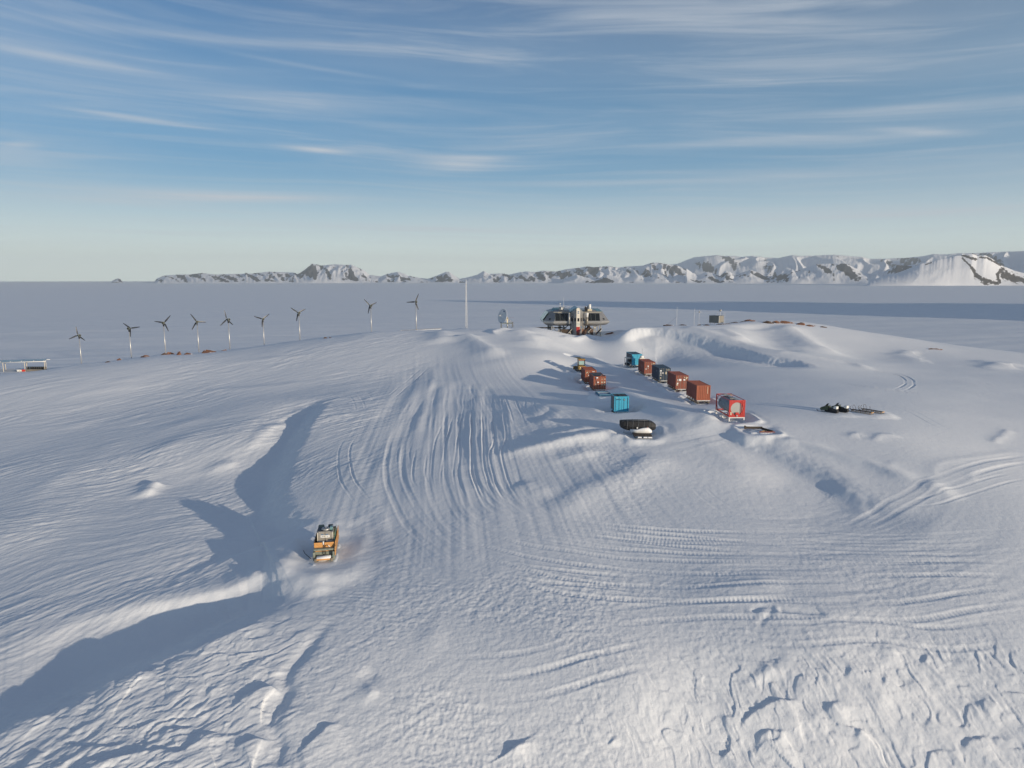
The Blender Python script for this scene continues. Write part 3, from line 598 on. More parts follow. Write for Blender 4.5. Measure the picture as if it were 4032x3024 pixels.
# ------------------------------------------------------------------ mesh builder
class MB:
    def __init__(s): s.bm = bmesh.new()
    def box(s, c, size, rot_=None, bev=0.0, taper=1.0):
        hx, hy, hz = size[0] / 2, size[1] / 2, size[2] / 2; vs_ = []
        for z in (-hz, hz):
            k = taper if z > 0 else 1.0
            for x, y in ((-hx, -hy), (hx, -hy), (hx, hy), (-hx, hy)):
                p = Vector((x * k, y * k, z))
                if rot_ is not None: p = rot_ @ p
                vs_.append(s.bm.verts.new(p + Vector(c)))
        fs = [s.bm.faces.new([vs_[i] for i in f]) for f in ((3, 2, 1, 0), (4, 5, 6, 7), (0, 1, 5, 4), (1, 2, 6, 5), (2, 3, 7, 6), (3, 0, 4, 7))]
        if bev > 0:
            es = {e for f in fs for e in f.edges}
            bmesh.ops.bevel(s.bm, geom=list(es), offset=bev, segments=2, affect='EDGES', profile=.5)
        return s
    def cyl(s, p0, p1, r0, r1=None, n=12, caps=True):
        r1 = r0 if r1 is None else r1; p0 = Vector(p0); p1 = Vector(p1); d = (p1 - p0).normalized()
        a = d.orthogonal().normalized(); b = d.cross(a)
        A = [s.bm.verts.new(p0 + (a * math.cos(t) + b * math.sin(t)) * r0) for t in [2 * math.pi * i / n for i in range(n)]]
        B = [s.bm.verts.new(p1 + (a * math.cos(t) + b * math.sin(t)) * r1) for t in [2 * math.pi * i / n for i in range(n)]]
        for i in range(n):
            f = s.bm.faces.new((A[i], A[(i + 1) % n], B[(i + 1) % n], B[i])); f.smooth = n > 7
        if caps: s.bm.faces.new(A[::-1]); s.bm.faces.new(B)
        return s
    def tube(s, pts, r, n=7):
        P = [Vector(p) for p in pts]; rings = []; a = None
        for i, p in enumerate(P):
            d = ((P[min(i + 1, len(P) - 1)] - P[max(i - 1, 0)])).normalized()
            a = d.orthogonal().normalized() if a is None else (a - d * a.dot(d)).normalized()
            b = d.cross(a); rr = r[i] if isinstance(r, (list, tuple)) else r
            rings.append([s.bm.verts.new(p + (a * math.cos(t) + b * math.sin(t)) * rr) for t in [2 * math.pi * k / n for k in range(n)]])
        for A, B in zip(rings, rings[1:]):
            for k in range(n):
                f = s.bm.faces.new((A[k], A[(k + 1) % n], B[(k + 1) % n], B[k])); f.smooth = True
        s.bm.faces.new(rings[0][::-1]); s.bm.faces.new(rings[-1]); return s
    def lathe(s, prof, c=(0, 0, 0), n=24, axis='z', caps=True):
        M = {'z': Matrix.Identity(3), 'x': Matrix.Rotation(math.pi / 2, 3, 'Y'), 'y': Matrix.Rotation(-math.pi / 2, 3, 'X')}[axis] if isinstance(axis, str) else axis
        rings = [[s.bm.verts.new(M @ Vector((r * math.cos(t), r * math.sin(t), z)) + Vector(c)) for t in [2 * math.pi * k / n for k in range(n)]] for r, z in prof]
        for A, B in zip(rings, rings[1:]):
            for k in range(n):
                f = s.bm.faces.new((A[k], A[(k + 1) % n], B[(k + 1) % n], B[k])); f.smooth = True
        if caps: s.bm.faces.new(rings[0][::-1]); s.bm.faces.new(rings[-1])
        return s
    def prism(s, pts, d0, d1, plane='xz'):
        """outline pts extruded; 'xz' along y, 'xy' along z, 'yz' along x"""
        f3 = {'xz': lambda a, b, d: (a, d, b), 'xy': lambda a, b, d: (a, b, d), 'yz': lambda a, b, d: (d, a, b)}[plane]
        A = [s.bm.verts.new(f3(a, b, d0)) for a, b in pts]; B = [s.bm.verts.new(f3(a, b, d1)) for a, b in pts]; n = len(pts)
        for i in range(n): s.bm.faces.new((A[i], A[(i + 1) % n], B[(i + 1) % n], B[i]))
        s.bm.faces.new(A[::-1]); s.bm.faces.new(B); return s
    def loft(s, rings, caps=True, smooth=False):
        R = [[s.bm.verts.new(p) for p in r] for r in rings]; n = len(R[0])
        for A, B in zip(R, R[1:]):
            for k in range(n):
                f = s.bm.faces.new((A[k], A[(k + 1) % n], B[(k + 1) % n], B[k])); f.smooth = smooth
        if caps: s.bm.faces.new(R[0][::-1]); s.bm.faces.new(R[-1])
        return s
    def quad(s, a, b, c, d, th=.02):
        a, b, c, d = map(Vector, (a, b, c, d)); n = (b - a).cross(d - a).normalized() * th
        return s.loft([[a, b, c, d], [a + n, b + n, c + n, d + n]])
    def build(s, name, m, parent=None, loc=None, rot_=None, smooth=False):
        bmesh.ops.recalc_face_normals(s.bm, faces=s.bm.faces[:])
        me = bpy.data.meshes.new(name); s.bm.to_mesh(me); s.bm.free()
        if smooth: me.polygons.foreach_set('use_smooth', [True] * len(me.polygons))
        o = bpy.data.objects.new(name, me); COL.objects.link(o); me.materials.append(m)
        if loc is not None: o.location = loc
        if rot_ is not None: o.rotation_euler = rot_
        o.parent = parent; return o
def text_mesh(name, txt, size, m, parent, loc, rot_, depth=.006, align='CENTER', bold=0.0):
    cu = bpy.data.curves.new(name, 'FONT'); cu.body = txt; cu.size = size; cu.extrude = depth; cu.align_x = align; cu.align_y = 'CENTER'; cu.offset = bold
    t = bpy.data.objects.new(name + '_src', cu); COL.objects.link(t)
    bpy.context.view_layer.update()
    me = bpy.data.meshes.new_from_object(t.evaluated_get(bpy.context.evaluated_depsgraph_get()))
    bpy.data.objects.remove(t); bpy.data.curves.remove(cu)
    me.name = name; me.materials.clear(); me.materials.append(m)
    o = bpy.data.objects.new(name, me); COL.objects.link(o); o.parent = parent; o.location = loc; o.rotation_euler = rot_
    return o
def copy_tree(o, parent=None):
    c = o.copy(); COL.objects.link(c); c.parent = parent
    for ch in list(o.children): copy_tree(ch, c)
    return c
def atD(u, v, d):
    a, dy, dz = ray(u, v); return Vector((a * d, dy * d, CAM_Z + dz * d))

# ------------------------------------------------------------------ far mountains
def rock_snow(name, rock, sc):
    m = bpy.data.materials.new(name); m.use_nodes = True; nt = m.node_tree; N = nt.nodes; L = nt.links
    b = N['Principled BSDF']; b.inputs['Roughness'].default_value = .8; b.inputs['Specular IOR Level'].default_value = .15
    tc = N.new('ShaderNodeTexCoord'); at = N.new('ShaderNodeAttribute'); at.attribute_name = 'rock'
    n = N.new('ShaderNodeTexNoise'); L.new(tc.outputs['Object'], n.inputs['Vector']); n.inputs['Scale'].default_value = sc; n.inputs['Detail'].default_value = 7; n.inputs['Roughness'].default_value = .65
    a = N.new('ShaderNodeMath'); a.operation = 'MULTIPLY_ADD'; L.new(n.outputs['Fac'], a.inputs[0]); a.inputs[1].default_value = .9; L.new(at.outputs['Fac'], a.inputs[2])
    r = N.new('ShaderNodeMapRange'); L.new(a.outputs[0], r.inputs[0]); r.inputs[1].default_value = .88; r.inputs[2].default_value = 1.02
    mx = N.new('ShaderNodeMixRGB'); L.new(r.outputs[0], mx.inputs[0]); mx.inputs[2].default_value = rock + (1,); mx.inputs[1].default_value = (.84, .85, .87, 1)
    L.new(mx.outputs[0], b.inputs['Base Color']); return m
def massif(name, sil, r_foot, r_crest, amp, m, seed=0, rows=70, step=2.6, p=1.25, spur=1.0, cover=.45, strips=None, grain=1.0, fine=1.0, wander=1.0, face=None):
    """a range given by its skyline (photo pixels), standing on the plain between r_foot and r_crest metres away"""
    sil = np.array(sil, float); us = np.arange(sil[0, 0], sil[-1, 0] + .1, step)
    vv = np.interp(us, sil[:, 0], sil[:, 1]) + 1.1 * perlin(us / 9.0, us * 0 + seed, seed + 1) + .6 * perlin(us / 4.0, us * 0 + seed, seed + 2)
    a = (us - 2016) / FPX; b = (1512 - vv) / FPX; dy = CP + b * SP; dz = -SP + b * CP
    th = np.arctan2(a, dy); el = dz / np.hypot(a, dy)
    foot = PLAIN - 1.5
    ss = np.concatenate([np.linspace(0, 1, rows), 1 + np.linspace(.04, .5, 12)])
    Sg, TH = np.meshgrid(ss, th, indexing='ij'); n = len(us)
    # the skyline wanders in depth
    rc = r_crest * (1 + .03 * wander * perlin(us / 160.0, us * 0 + 3.3, seed + 3)); rf = r_foot * (1 + .02 * wander * perlin(us / 120.0, us * 0 + 7.7, seed + 4))
    if face is not None: k_ = math.cos(th.mean() + face) / np.cos(th + face); rf = rf * k_; rc = rc * k_      # the slope faces -Y instead of the viewer
    Rg = rf[None, :] + (rc - rf)[None, :] * Sg
    arc = TH * r_crest
    Cz = CAM_Z + el[None, :] * rc[None, :] - foot
    H = np.zeros_like(Sg)
    # spurs: warp the skyline profile sideways on the way down
    uu = np.broadcast_to(us[None, :], Sg.shape)
    rel = np.clip(1 - Sg, 0, 1)
    warp = 26 * spur * perlin(uu / 60.0, Sg * 2.2, seed + 5) * rel
    Cw = np.interp(uu + warp, us, Cz[0])
    rid = 1 - 2.0 * np.abs(perlin(uu / (46.0 * grain) + .9 * perlin(uu / 70.0, Sg * 2, seed + 8), Sg * 1.1, seed + 6)); rid2 = 1 - 2 * np.abs(perlin(uu / 19.0, Sg * 2.4, seed + 7))
    front = Cw * np.clip(Sg, 0, 1) ** p * (1 + 0 * Sg) + amp * Cw * (rid * .8 + rid2 * .35 * fine) * np.sin(np.pi * np.clip(Sg, 0, 1)) ** .8
    front += .035 * fine * Cw * perlin(uu / 5.0, Sg * 10, seed + 9) * np.sin(np.pi * np.clip(Sg, 0, 1))
    lim = (Cz + foot - CAM_Z) / rc[None, :] * Rg * .985 + CAM_Z - foot        # nothing in front may rise above the skyline
    front = np.minimum(front, np.where(Sg < .97, np.maximum(lim, 0), 1e9))
    back = Cz * np.clip(1 - (Sg - 1) * 2.0, 0, 1) ** 1.3
    H = np.where(Sg <= 1, front, back); edge = sstep(0, 6, np.arange(n))[None, :] * sstep(0, 6, n - 1 - np.arange(n))[None, :]
    z = foot + np.maximum(H, 0) * edge
    co = np.stack([Rg * np.sin(TH), Rg * np.cos(TH), z], -1).reshape(-1, 3)
    i = np.arange(len(ss) - 1)[:, None] * n; j = np.arange(n - 1)[None, :]; q = (i + j).ravel()
    f = np.stack([q, q + 1, q + 1 + n, q + n], 1)[:, ::-1]
    me = bpy.data.meshes.new(name); me.vertices.add(len(co)); me.vertices.foreach_set('co', co.astype(np.float32).ravel())
    me.loops.add(f.size); me.loops.foreach_set('vertex_index', f.ravel().astype(np.int32)); me.polygons.add(len(f)); me.polygons.foreach_set('loop_start', (np.arange(len(f)) * 4).astype(np.int32))
    me.update(calc_edges=True); me.polygons.foreach_set('use_smooth', np.ones(len(f), bool)); me.materials.append(m)
    if strips is None:
        n1 = perlin(uu / (30 * grain) + Sg * 1.2, Sg * 2.0 + uu / 90.0, seed + 11); n2 = perlin(uu / 11.0 - Sg * 2.0, Sg * 5.0, seed + 12); n3 = perlin(uu / 120.0, Sg * .8, seed + 13)
        du = np.gradient(H, axis=1); du = du / (np.abs(du).max() + 1e-9)
        rk = cover + n1 * 1.0 + n2 * .55 + n3 * .9 - .35 * (rid - .3) + .1 * np.sin(np.pi * np.clip(Sg, 0, 1)) - 1.2 * sstep(.10, .0, Sg)
    else:
        RR = np.hypot(co[:, 0], co[:, 1]); az = np.arctan2(co[:, 0], co[:, 1]); dzz = (co[:, 2] - CAM_Z)
        yy = co[:, 1]; b_ = (dzz * CP + yy * SP) / (yy * CP - dzz * SP); a_ = co[:, 0] / (yy * CP - dzz * SP); pu = 2016 + a_ * FPX; pv = 1512 - b_ * FPX
        rk = np.full(len(co), -.6)
        for (x0, y0, x1, y1, w) in strips:
            dx, dy_ = x1 - x0, y1 - y0; t_ = np.clip(((pu - x0) * dx + (pv - y0) * dy_) / (dx * dx + dy_ * dy_ + 1e-9), 0, 1); d_ = np.hypot(pu - x0 - t_ * dx, pv - y0 - t_ * dy_)
            rk = np.maximum(rk, 1.0 - d_ / w * .8 + .55 * perlin(pu / 9.0, pv / 6.0, seed + 14) + .45 * perlin(pu / 3.5, pv / 2.5, seed + 15))
    at = me.attributes.new('rock', 'FLOAT', 'POINT'); at.data.foreach_set('value', np.ascontiguousarray(rk, dtype=np.float32).ravel())
    o = bpy.data.objects.new(name, me); COL.objects.link(o); return tag(o, kind='structure')
def M4(p): return crop(400, 1000, 2.011, p)
def M5(p): return crop(1500, 1000, 1.8433, p)
def M6(p): return crop(2600, 960, 3.16, p)
def M7(p): return crop(3300, 960, 3.022, p)
def build_mountains():
    far = rock_snow('far_rock_and_snow', (.062, .062, .068), .010)
    soft = rock_snow('snowy_range', (.062, .062, .068), .006)
    hillm = rock_snow('nunatak_rock_and_snow', (.085, .072, .06), .02)
    left = M4([(405, 211), (490, 172), (600, 163), (700, 162), (795, 150), (900, 163), (1060, 158), (1125, 157), (1145, 147), (1165, 157), (1330, 140), (1530, 148), (1555, 160), (1600, 130), (1640, 100), (1665, 78), (1700, 82), (1740, 92), (1850, 82), (1930, 87), (1975, 84), (2080, 130), (2120, 165), (2212, 178)])
    mid = M5([(30, 150), (75, 138), (125, 130), (165, 142), (200, 158), (270, 172), (340, 180), (400, 160), (470, 130), (500, 132), (530, 155), (570, 180), (620, 172), (700, 150), (745, 123), (790, 145), (850, 142), (890, 142), (930, 150), (1020, 130), (1060, 127), (1120, 132), (1180, 120), (1270, 128), (1350, 110), (1450, 98), (1500, 90), (1540, 96), (1650, 88), (1720, 98), (1800, 90), (1900, 85), (1970, 62), (2030, 65), (2100, 78), (2150, 84), (2300, 150)])
    massif('mountain_range', left + mid[:6] + [(1640, 1104)], 9300, 11800, .22, far, seed=3, p=1.0, cover=.46, fine=.6)
    massif('mountain_range', [(1575, 1104)] + mid[4:], 9000, 11500, .2, far, seed=17, p=1.0, cover=.36, fine=.6)
    massif('mountain_peak', M4([(70, 212), (100, 205), (130, 192), (145, 196), (170, 212)]), 10500, 11500, .1, far, seed=5, rows=30, step=1.5)
    right = M6([(-250, 330), (0, 275), (60, 262), (150, 258), (220, 248), (330, 200), (420, 168), (560, 152), (700, 140), (800, 152), (900, 152), (1000, 162), (1150, 152), (1300, 168), (1470, 178), (1570, 155), (1650, 142), (1700, 150), (1900, 150), (2000, 142), (2150, 138)]) + \
        M7([(0, 133), (150, 148), (290, 155), (380, 180), (600, 178), (800, 168), (1000, 150), (1150, 122), (1300, 125), (1450, 110), (1600, 112), (1800, 102), (2000, 95), (2212, 85), (2800, 70), (3600, 60), (4500, 90)])
    massif('mountain_range', right, 9800, 15000, .20, soft, seed=31, p=.85, spur=1.6, cover=.14, grain=2.4, fine=.10)
    fh = M5([(1300, 190), (1350, 172), (1420, 150), (1480, 168), (1560, 185), (1640, 150), (1700, 160), (1760, 178), (1860, 150), (1920, 170), (2000, 140), (2060, 150), (2100, 178), (2150, 150), (2212, 160)]) + \
        M6([(100, 400), (200, 330), (300, 290), (400, 360), (470, 390), (570, 350), (640, 360), (740, 400), (810, 335), (870, 350), (920, 395), (1040, 350), (1130, 325), (1200, 350), (1300, 405), (1450, 400), (1560, 350), (1640, 315), (1700, 340), (1800, 300), (1950, 250), (2100, 245)]) + \
        M7([(80, 235), (150, 260), (260, 320), (380, 360), (470, 310), (540, 330), (620, 290), (700, 250), (800, 260), (930, 240), (1100, 300), (1300, 370), (1500, 400)])
    massif('foothills', fh, 8300, 9300, .12, far, seed=47, p=1.0, rows=50, cover=.30, grain=1.8, fine=.35)
    hill = M7([(330, 445), (500, 398), (620, 370), (750, 330), (900, 270), (980, 235), (1100, 215), (1180, 190), (1300, 170), (1400, 140), (1480, 135), (1560, 118), (1600, 112), (1660, 140), (1750, 135), (1830, 175), (1940, 255), (2100, 320), (2300, 370), (2600, 440), (2900, 480)])
    massif('nunatak_hill', hill, 6300, 6760, .03, hillm, seed=61, spur=.25, p=.95, rows=60, step=3, grain=3, fine=.15, wander=.12, face=.1, strips=[(x0 / 3.022 + 3300, y0 / 3.022 + 960, x1 / 3.022 + 3300, y1 / 3.022 + 960, w) for x0, y0, x1, y1, w in [(1480, 140, 1640, 185, 7), (1600, 112, 1660, 140, 4), (1480, 170, 1600, 290, 5), (1590, 290, 1650, 380, 9), (1650, 380, 1760, 460, 17), (1760, 440, 1900, 470, 11), (1690, 160, 1760, 170, 6), (1760, 160, 1930, 250, 6), (1960, 300, 1900, 370, 13), (1960, 360, 2110, 420, 24), (2080, 400, 2230, 440, 16), (1900, 400, 1920, 460, 10), (1040, 250, 1110, 225, 3)]])
    # the hill beyond the right edge whose shadow lies across the plain
    def ridge_block(name, A, B, h0, h1, w0, w1, seed):
        ns, nc = 90, 50; A = Vector(A); B = Vector(B); d = (B - A).normalized(); pr = Vector((-d.y, d.x)); co = []
        for i in range(ns):
            t = i / (ns - 1) * 1.5 - .12
            for j in range(nc):
                w = (j / (nc - 1) - .5) * 2; p = A + (B - A) * t + pr * w * (w0 + (w1 - w0) * float(sstep(.0, .5, t)))
                e = float(sstep(-.10, .02, t) * sstep(1.38, 1.0, t)); prof = max(0, 1 - abs(w)) ** 1.1
                h = (h0 + (h1 - h0) * t + .07 * h0 * float(perlin(np.array(t * 9.0), np.array(.5), seed))) * e * prof * (1 + .12 * float(perlin(np.array(t * 14.0), np.array(w * 3.0), seed + 2)))
                co.append((p.x, p.y, PLAIN - 3 + max(h, 0)))
        fs = [(i * nc + j, (i + 1) * nc + j, (i + 1) * nc + j + 1, i * nc + j + 1) for i in range(ns - 1) for j in range(nc - 1)]
        me = bpy.data.meshes.new(name); me.from_pydata(co, [], fs); me.materials.append(hillm); me.update(); me.polygons.foreach_set('use_smooth', [True] * len(me.polygons))
        at = me.attributes.new('rock', 'FLOAT', 'POINT'); at.data.foreach_set('value', [.28 + .3 * float(perlin(np.array(c[0] / 160.0), np.array(c[1] / 160.0), seed + 3)) for c in co])
        o = bpy.data.objects.new(name, me); COL.objects.link(o); tag(o, kind='structure')
    ridge_block('nunatak_hill', (1014, 499), (2400, 300), 205, 193, 130, 380, 3)
    ridge_block('added_shade_ridge', (7500, 8350), (9500, 9950), 520, 660, 600, 900, 9)  # unseen ridge, added out of view to keep the right range in shade
def build_haze(density):
    b = MB(); zb, zt = PLAIN - 12, 700; b.box((0, 0, (zb + zt) / 2), (44000, 44000, zt - zb))
    m = bpy.data.materials.new('haze_air'); m.use_nodes = True; nt = m.node_tree; nt.nodes.remove(nt.nodes['Principled BSDF'])
    v = nt.nodes.new('ShaderNodeVolumePrincipled'); v.inputs['Color'].default_value = (.82, .92, 1.0, 1); v.inputs['Density'].default_value = density; v.inputs['Anisotropy'].default_value = 0.0
    nt.links.new(v.outputs[0], nt.nodes['Material Output'].inputs['Volume'])
    tag(b.build('haze', m), kind='stuff')
# ------------------------------------------------------------------ colours of things
def rock_mat(name, a, b_):
    m = mat(name, a, .85, 0, .35, 2.2, bump=1.0, wear=b_, wear_amt=.8); nt = m.node_tree; N = nt.nodes; L = nt.links; b = N['Principled BSDF']
    src = b.inputs['Base Color'].links[0].from_socket; g = N.new('ShaderNodeNewGeometry'); sp = N.new('ShaderNodeSeparateXYZ'); L.new(g.outputs['Normal'], sp.inputs[0])
    tc = N.new('ShaderNodeTexCoord'); n = N.new('ShaderNodeTexNoise'); L.new(tc.outputs['Object'], n.inputs['Vector']); n.inputs['Scale'].default_value = 1.6; n.inputs['Detail'].default_value = 4
    ad = N.new('ShaderNodeMath'); ad.operation = 'MULTIPLY_ADD'; L.new(n.outputs['Fac'], ad.inputs[0]); ad.inputs[1].default_value = 1.1; L.new(sp.outputs[2], ad.inputs[2])
    r = N.new('ShaderNodeMapRange'); L.new(ad.outputs[0], r.inputs[0]); r.inputs[1].default_value = 1.56; r.inputs[2].default_value = 1.62
    mx = N.new('ShaderNodeMixRGB'); L.new(r.outputs[0], mx.inputs[0]); L.new(src, mx.inputs[1]); mx.inputs[2].default_value = (.85, .85, .86, 1); L.new(mx.outputs[0], b.inputs['Base Color'])
def setup_mats():
    mat('steel_panel', (.34, .33, .315), .42, .55, .08, .8); mat('steel_band', (.60, .57, .51), .34, .6, .05, .8)
    mat('galvanised', (.42, .42, .41), .45, .6, .12, 3); mat('mast_steel', (.60, .58, .54), .4, .6, .08, 2)
    mat('dark_glass', (.015, .018, .02), .12, 0, .1, 2); mat('teal_glass', (.16, .30, .31), .18, .0, .15, .6, spec=.8)
    mat('white_paint', (.78, .77, .73), .45, 0, .06, 2, wear=(.5, .45, .38), wear_amt=.3); mat('cream', (.74, .69, .58), .5, 0, .06, 2)
    mat('red_paint', (.62, .045, .03), .42, 0, .1, 1.5, wear=(.35, .08, .05), wear_amt=.4); mat('signal_red', (.50, .04, .032), .4, 0, .06, 1.2, wear=(.45, .12, .09), wear_amt=.35)
    mat('rust_red', (.27, .075, .045), .55, 0, .14, 1.0, wear=(.17, .06, .04), wear_amt=.55); mat('rust_orange', (.34, .095, .045), .55, 0, .14, 1.0, wear=(.22, .075, .045), wear_amt=.5)
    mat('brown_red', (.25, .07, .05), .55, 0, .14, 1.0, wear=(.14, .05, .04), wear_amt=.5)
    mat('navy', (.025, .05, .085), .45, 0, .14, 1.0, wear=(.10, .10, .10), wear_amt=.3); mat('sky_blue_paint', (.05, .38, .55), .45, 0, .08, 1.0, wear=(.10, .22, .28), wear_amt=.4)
    mat('grey_side', (.16, .17, .18), .5, 0, .12, 1); mat('roof_rubber', (.05, .06, .075), .6, 0, .2, 1.5); mat('lock_rod', (.36, .33, .28), .45, .4, .1, 4)
    mat('black_rubber', (.018, .018, .02), .7, 0, .3, 2, bump=.3); mat('black_plastic', (.02, .02, .022), .35, 0, .2, 2); mat('black_blade', (.03, .032, .035), .4, 0, .1, 2)
    mat('label_white', (.82, .82, .80), .5, 0, .03, 6); mat('label_cream', (.62, .55, .40), .5, 0, .1, 6); mat('label_blue', (.12, .2, .32), .5, 0, .1, 6); mat('ink', (.03, .03, .035), .6, 0, .05, 6)
    mat('pale_ink', (.36, .44, .50), .6, 0, .1, 6); mat('plywood', (.62, .31, .10), .6, 0, .16, 2.2, wear=(.36, .15, .06), wear_amt=.6, stretch=(.6, 1, 3)); mat('timber', (.46, .30, .15), .7, 0, .2, 3, stretch=(1, .2, 1))
    mat('grey_timber', (.20, .17, .13), .8, 0, .25, 3, stretch=(1, .2, 1)); mat('dark_timber', (.07, .05, .035), .8, 0, .3, 2); mat('beige_box', (.40, .375, .33), .42, .35, .05, 1.5)
    mat('green_canvas', (.08, .10, .06), .8, 0, .35, 4, bump=.5); mat('olive_metal', (.20, .22, .18), .6, 0, .25, 3); mat('machine_yellow', (.40, .24, .05), .55, 0, .2, 2, wear=(.2, .13, .06), wear_amt=.5)
    mat('tank_grey', (.20, .235, .26), .5, .1, .08, .8); mat('tank_end', (.38, .39, .36), .5, .1, .08, 1); rock_mat('rock', (.22, .105, .06), (.07, .055, .045))
    rock_mat('dark_rock', (.10, .06, .04), (.04, .035, .03)); mat('snow_cap', (.86, .86, .86), .6, 0, .03, 3, bump=.4, spec=.2); mat('solar_cell', (.02, .025, .05), .15, 0, .1, 2); mat('pink_strap', (.45, .22, .19), .7, 0, .1, 3); mat('green_rope', (.12, .32, .30), .7, 0, .1, 3)
    mat('dish_white', (.74, .75, .75), .45, 0, .03, 1); mat('glass_green', (.35, .50, .48), .2, 0, .1, 1)
setup_mats(); M = MATS

# ------------------------------------------------------------------ shipping containers
def corrugated(b, x0, x1, fixed, z0, z1, pitch, depth, plane):
    """trapezoid wall between x0 and x1; plane 'y': wall lies across y=fixed, 'x': across x=fixed"""
    n = max(2, int(round((x1 - x0) / pitch))); w = (x1 - x0) / n; pts = []
    for i in range(n):
        a = x0 + i * w; pts += [(a, 0), (a + w * .38, 0), (a + w * .5, 1), (a + w * .88, 1)]
    pts.append((x1, 0)); rows = []
    for z in (z0, z1):
        rows.append([b.bm.verts.new((p, fixed + depth * q, z) if plane == 'y' else (fixed + depth * q, p, z)) for p, q in pts])
    for i in range(len(pts) - 1): b.bm.faces.new((rows[0][i], rows[0][i + 1], rows[1][i + 1], rows[1][i]))
def container(label, u, v, d, rz, L=6.06, paint='rust_red', roof=None, side=None, front='doors', marks=(), group='shipping containers standing on the snow', rods=True, cat='container', H=2.59):
    W = 2.44; p = atD(u, v, d)                              # bottom centre of the end facing the camera
    fw = Vector((-math.sin(rz), math.cos(rz), 0)); c = p + fw * (L / 2)
    t = thing('shipping_container', label, cat, c, rz, group)
    P = M[paint]; hl, hw = L / 2, W / 2
    b = MB()
    for x in (-hw + .08, hw - .08):
        for y in (-hl + .08, hl - .08): b.box((x, y, H / 2), (.16, .16, H))
        b.box((x, 0, .08), (.12, L - .32, .16)); b.box((x * 1.01, 0, H - .06), (.08, L - .32, .10))
    for y in (-hl + .06, hl - .06): b.box((0, y, .08), (W - .32, .12, .16)); b.box((0, y, H - .07), (W - .32, .12, .14))
    b.box((0, 0, .15), (W - .3, L - .3, .05))
    for x in (-hw + .09, hw - .09):
        for y in (-hl + .09, hl - .09):
            for z in (.06, H - .06): b.box((x, y, z), (.19, .19, .13), bev=.015)
    b.build('frame', P, t)
    for sx in (-1, 1):
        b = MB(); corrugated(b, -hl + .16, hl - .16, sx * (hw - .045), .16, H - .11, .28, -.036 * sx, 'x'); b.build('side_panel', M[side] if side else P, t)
    b = MB(); corrugated(b, -hl + .12, hl - .12, 0, -hw + .05, hw - .05, .30, .022, 'y')
    for vtx in b.bm.verts: x, y, z = vtx.co; vtx.co = (z, x, H - .045 + y)
    rp = b.build('roof', M[roof] if roof else P, t)
    y0 = -hl
    if front == 'doors':
        for sx in (-1, 1):
            b = MB(); dw = hw - .17
            b.box((sx * (dw / 2 + .01), y0 + .055, H / 2), (dw - .02, .05, H - .34))
            for k in range(1, 5):
                b.box((sx * (dw / 2 + .01), y0 + .026, .17 + k * (H - .34) / 5), (dw - .1, .012, .14))
            dr = b.build('door', P, t)
            if rods:
                b = MB()
                for k in (.30, .72):
                    x = sx * dw * k; b.cyl((x, y0 + .005, .14), (x, y0 + .005, H - .14), .022, n=6)
                    for z in (.17, H * .5, H - .17): b.box((x, y0 + .005, z), (.09, .05, .07))
                    b.box((x + .16 * sx, y0 - .012, 1.15), (.34, .02, .035))
                b.build('lock_rod', M['lock_rod'], dr)
    elif front == 'ribbed':
        b = MB(); corrugated(b, -hw + .16, hw - .16, y0 + .03, .16, H - .14, .30, .04, 'y'); b.build('end_panel', P, t)
    elif front == 'blue_doors':
        for sx in (-1, 1):
            b = MB(); dw = hw - .16; b.box((sx * (dw / 2 + .008), y0 + .06, H / 2), (dw - .02, .05, H - .3)); 
            for k in range(5): b.box((sx * (dw / 2 + .008), y0 + .031, .35 + k * .47), (dw - .06, .010, .05))
            dr = b.build('door', P, t)
            b = MB()
            for k in (.36, .92) if sx > 0 else (.40, .94):
                b.box((sx * dw * k, y0 + .016, H / 2), (.055, .03, H - .36))
            b.build('door_rib', M['navy'], dr)
    if H: b = MB(); corrugated(b, -hw + .16, hw - .16, hl - .05, .16, H - .14, .30, .03, 'y'); b.build('end_panel', P, t)
    for (kind, x, z, w, h, mm) in marks:
        b = MB()
        if kind == 'dia': b.prism([(x - w / 2, z), (x, z - h / 2), (x + w / 2, z), (x, z + h / 2)], y0 - .038, y0 - .032)
        elif kind == 'disc': b.prism([(x + w / 2 * math.cos(a), z + h / 2 * math.sin(a)) for a in [k * math.pi / 6 for k in range(12)]], y0 - .038, y0 - .032)
        elif kind == 'tri': b.prism([(x - w / 2, z - h / 2), (x + w / 2, z - h / 2), (x, z + h / 2)], y0 - .038, y0 - .032)
        elif kind == 'tri_down': b.prism([(x - w / 2, z + h / 2), (x, z - h / 2), (x + w / 2, z + h / 2)], y0 - .038, y0 - .032)
        else: b.box((x, y0 - .035, z), (w, .006, h))
        b.build('sticker', M[mm], t)
    return t, c, fw
PADS = []
def pad(c, hx, hy, rz, z, wd=.9, lip=.25): PADS.append((c.x, c.y, hx, hy, rz, z, wd, lip))
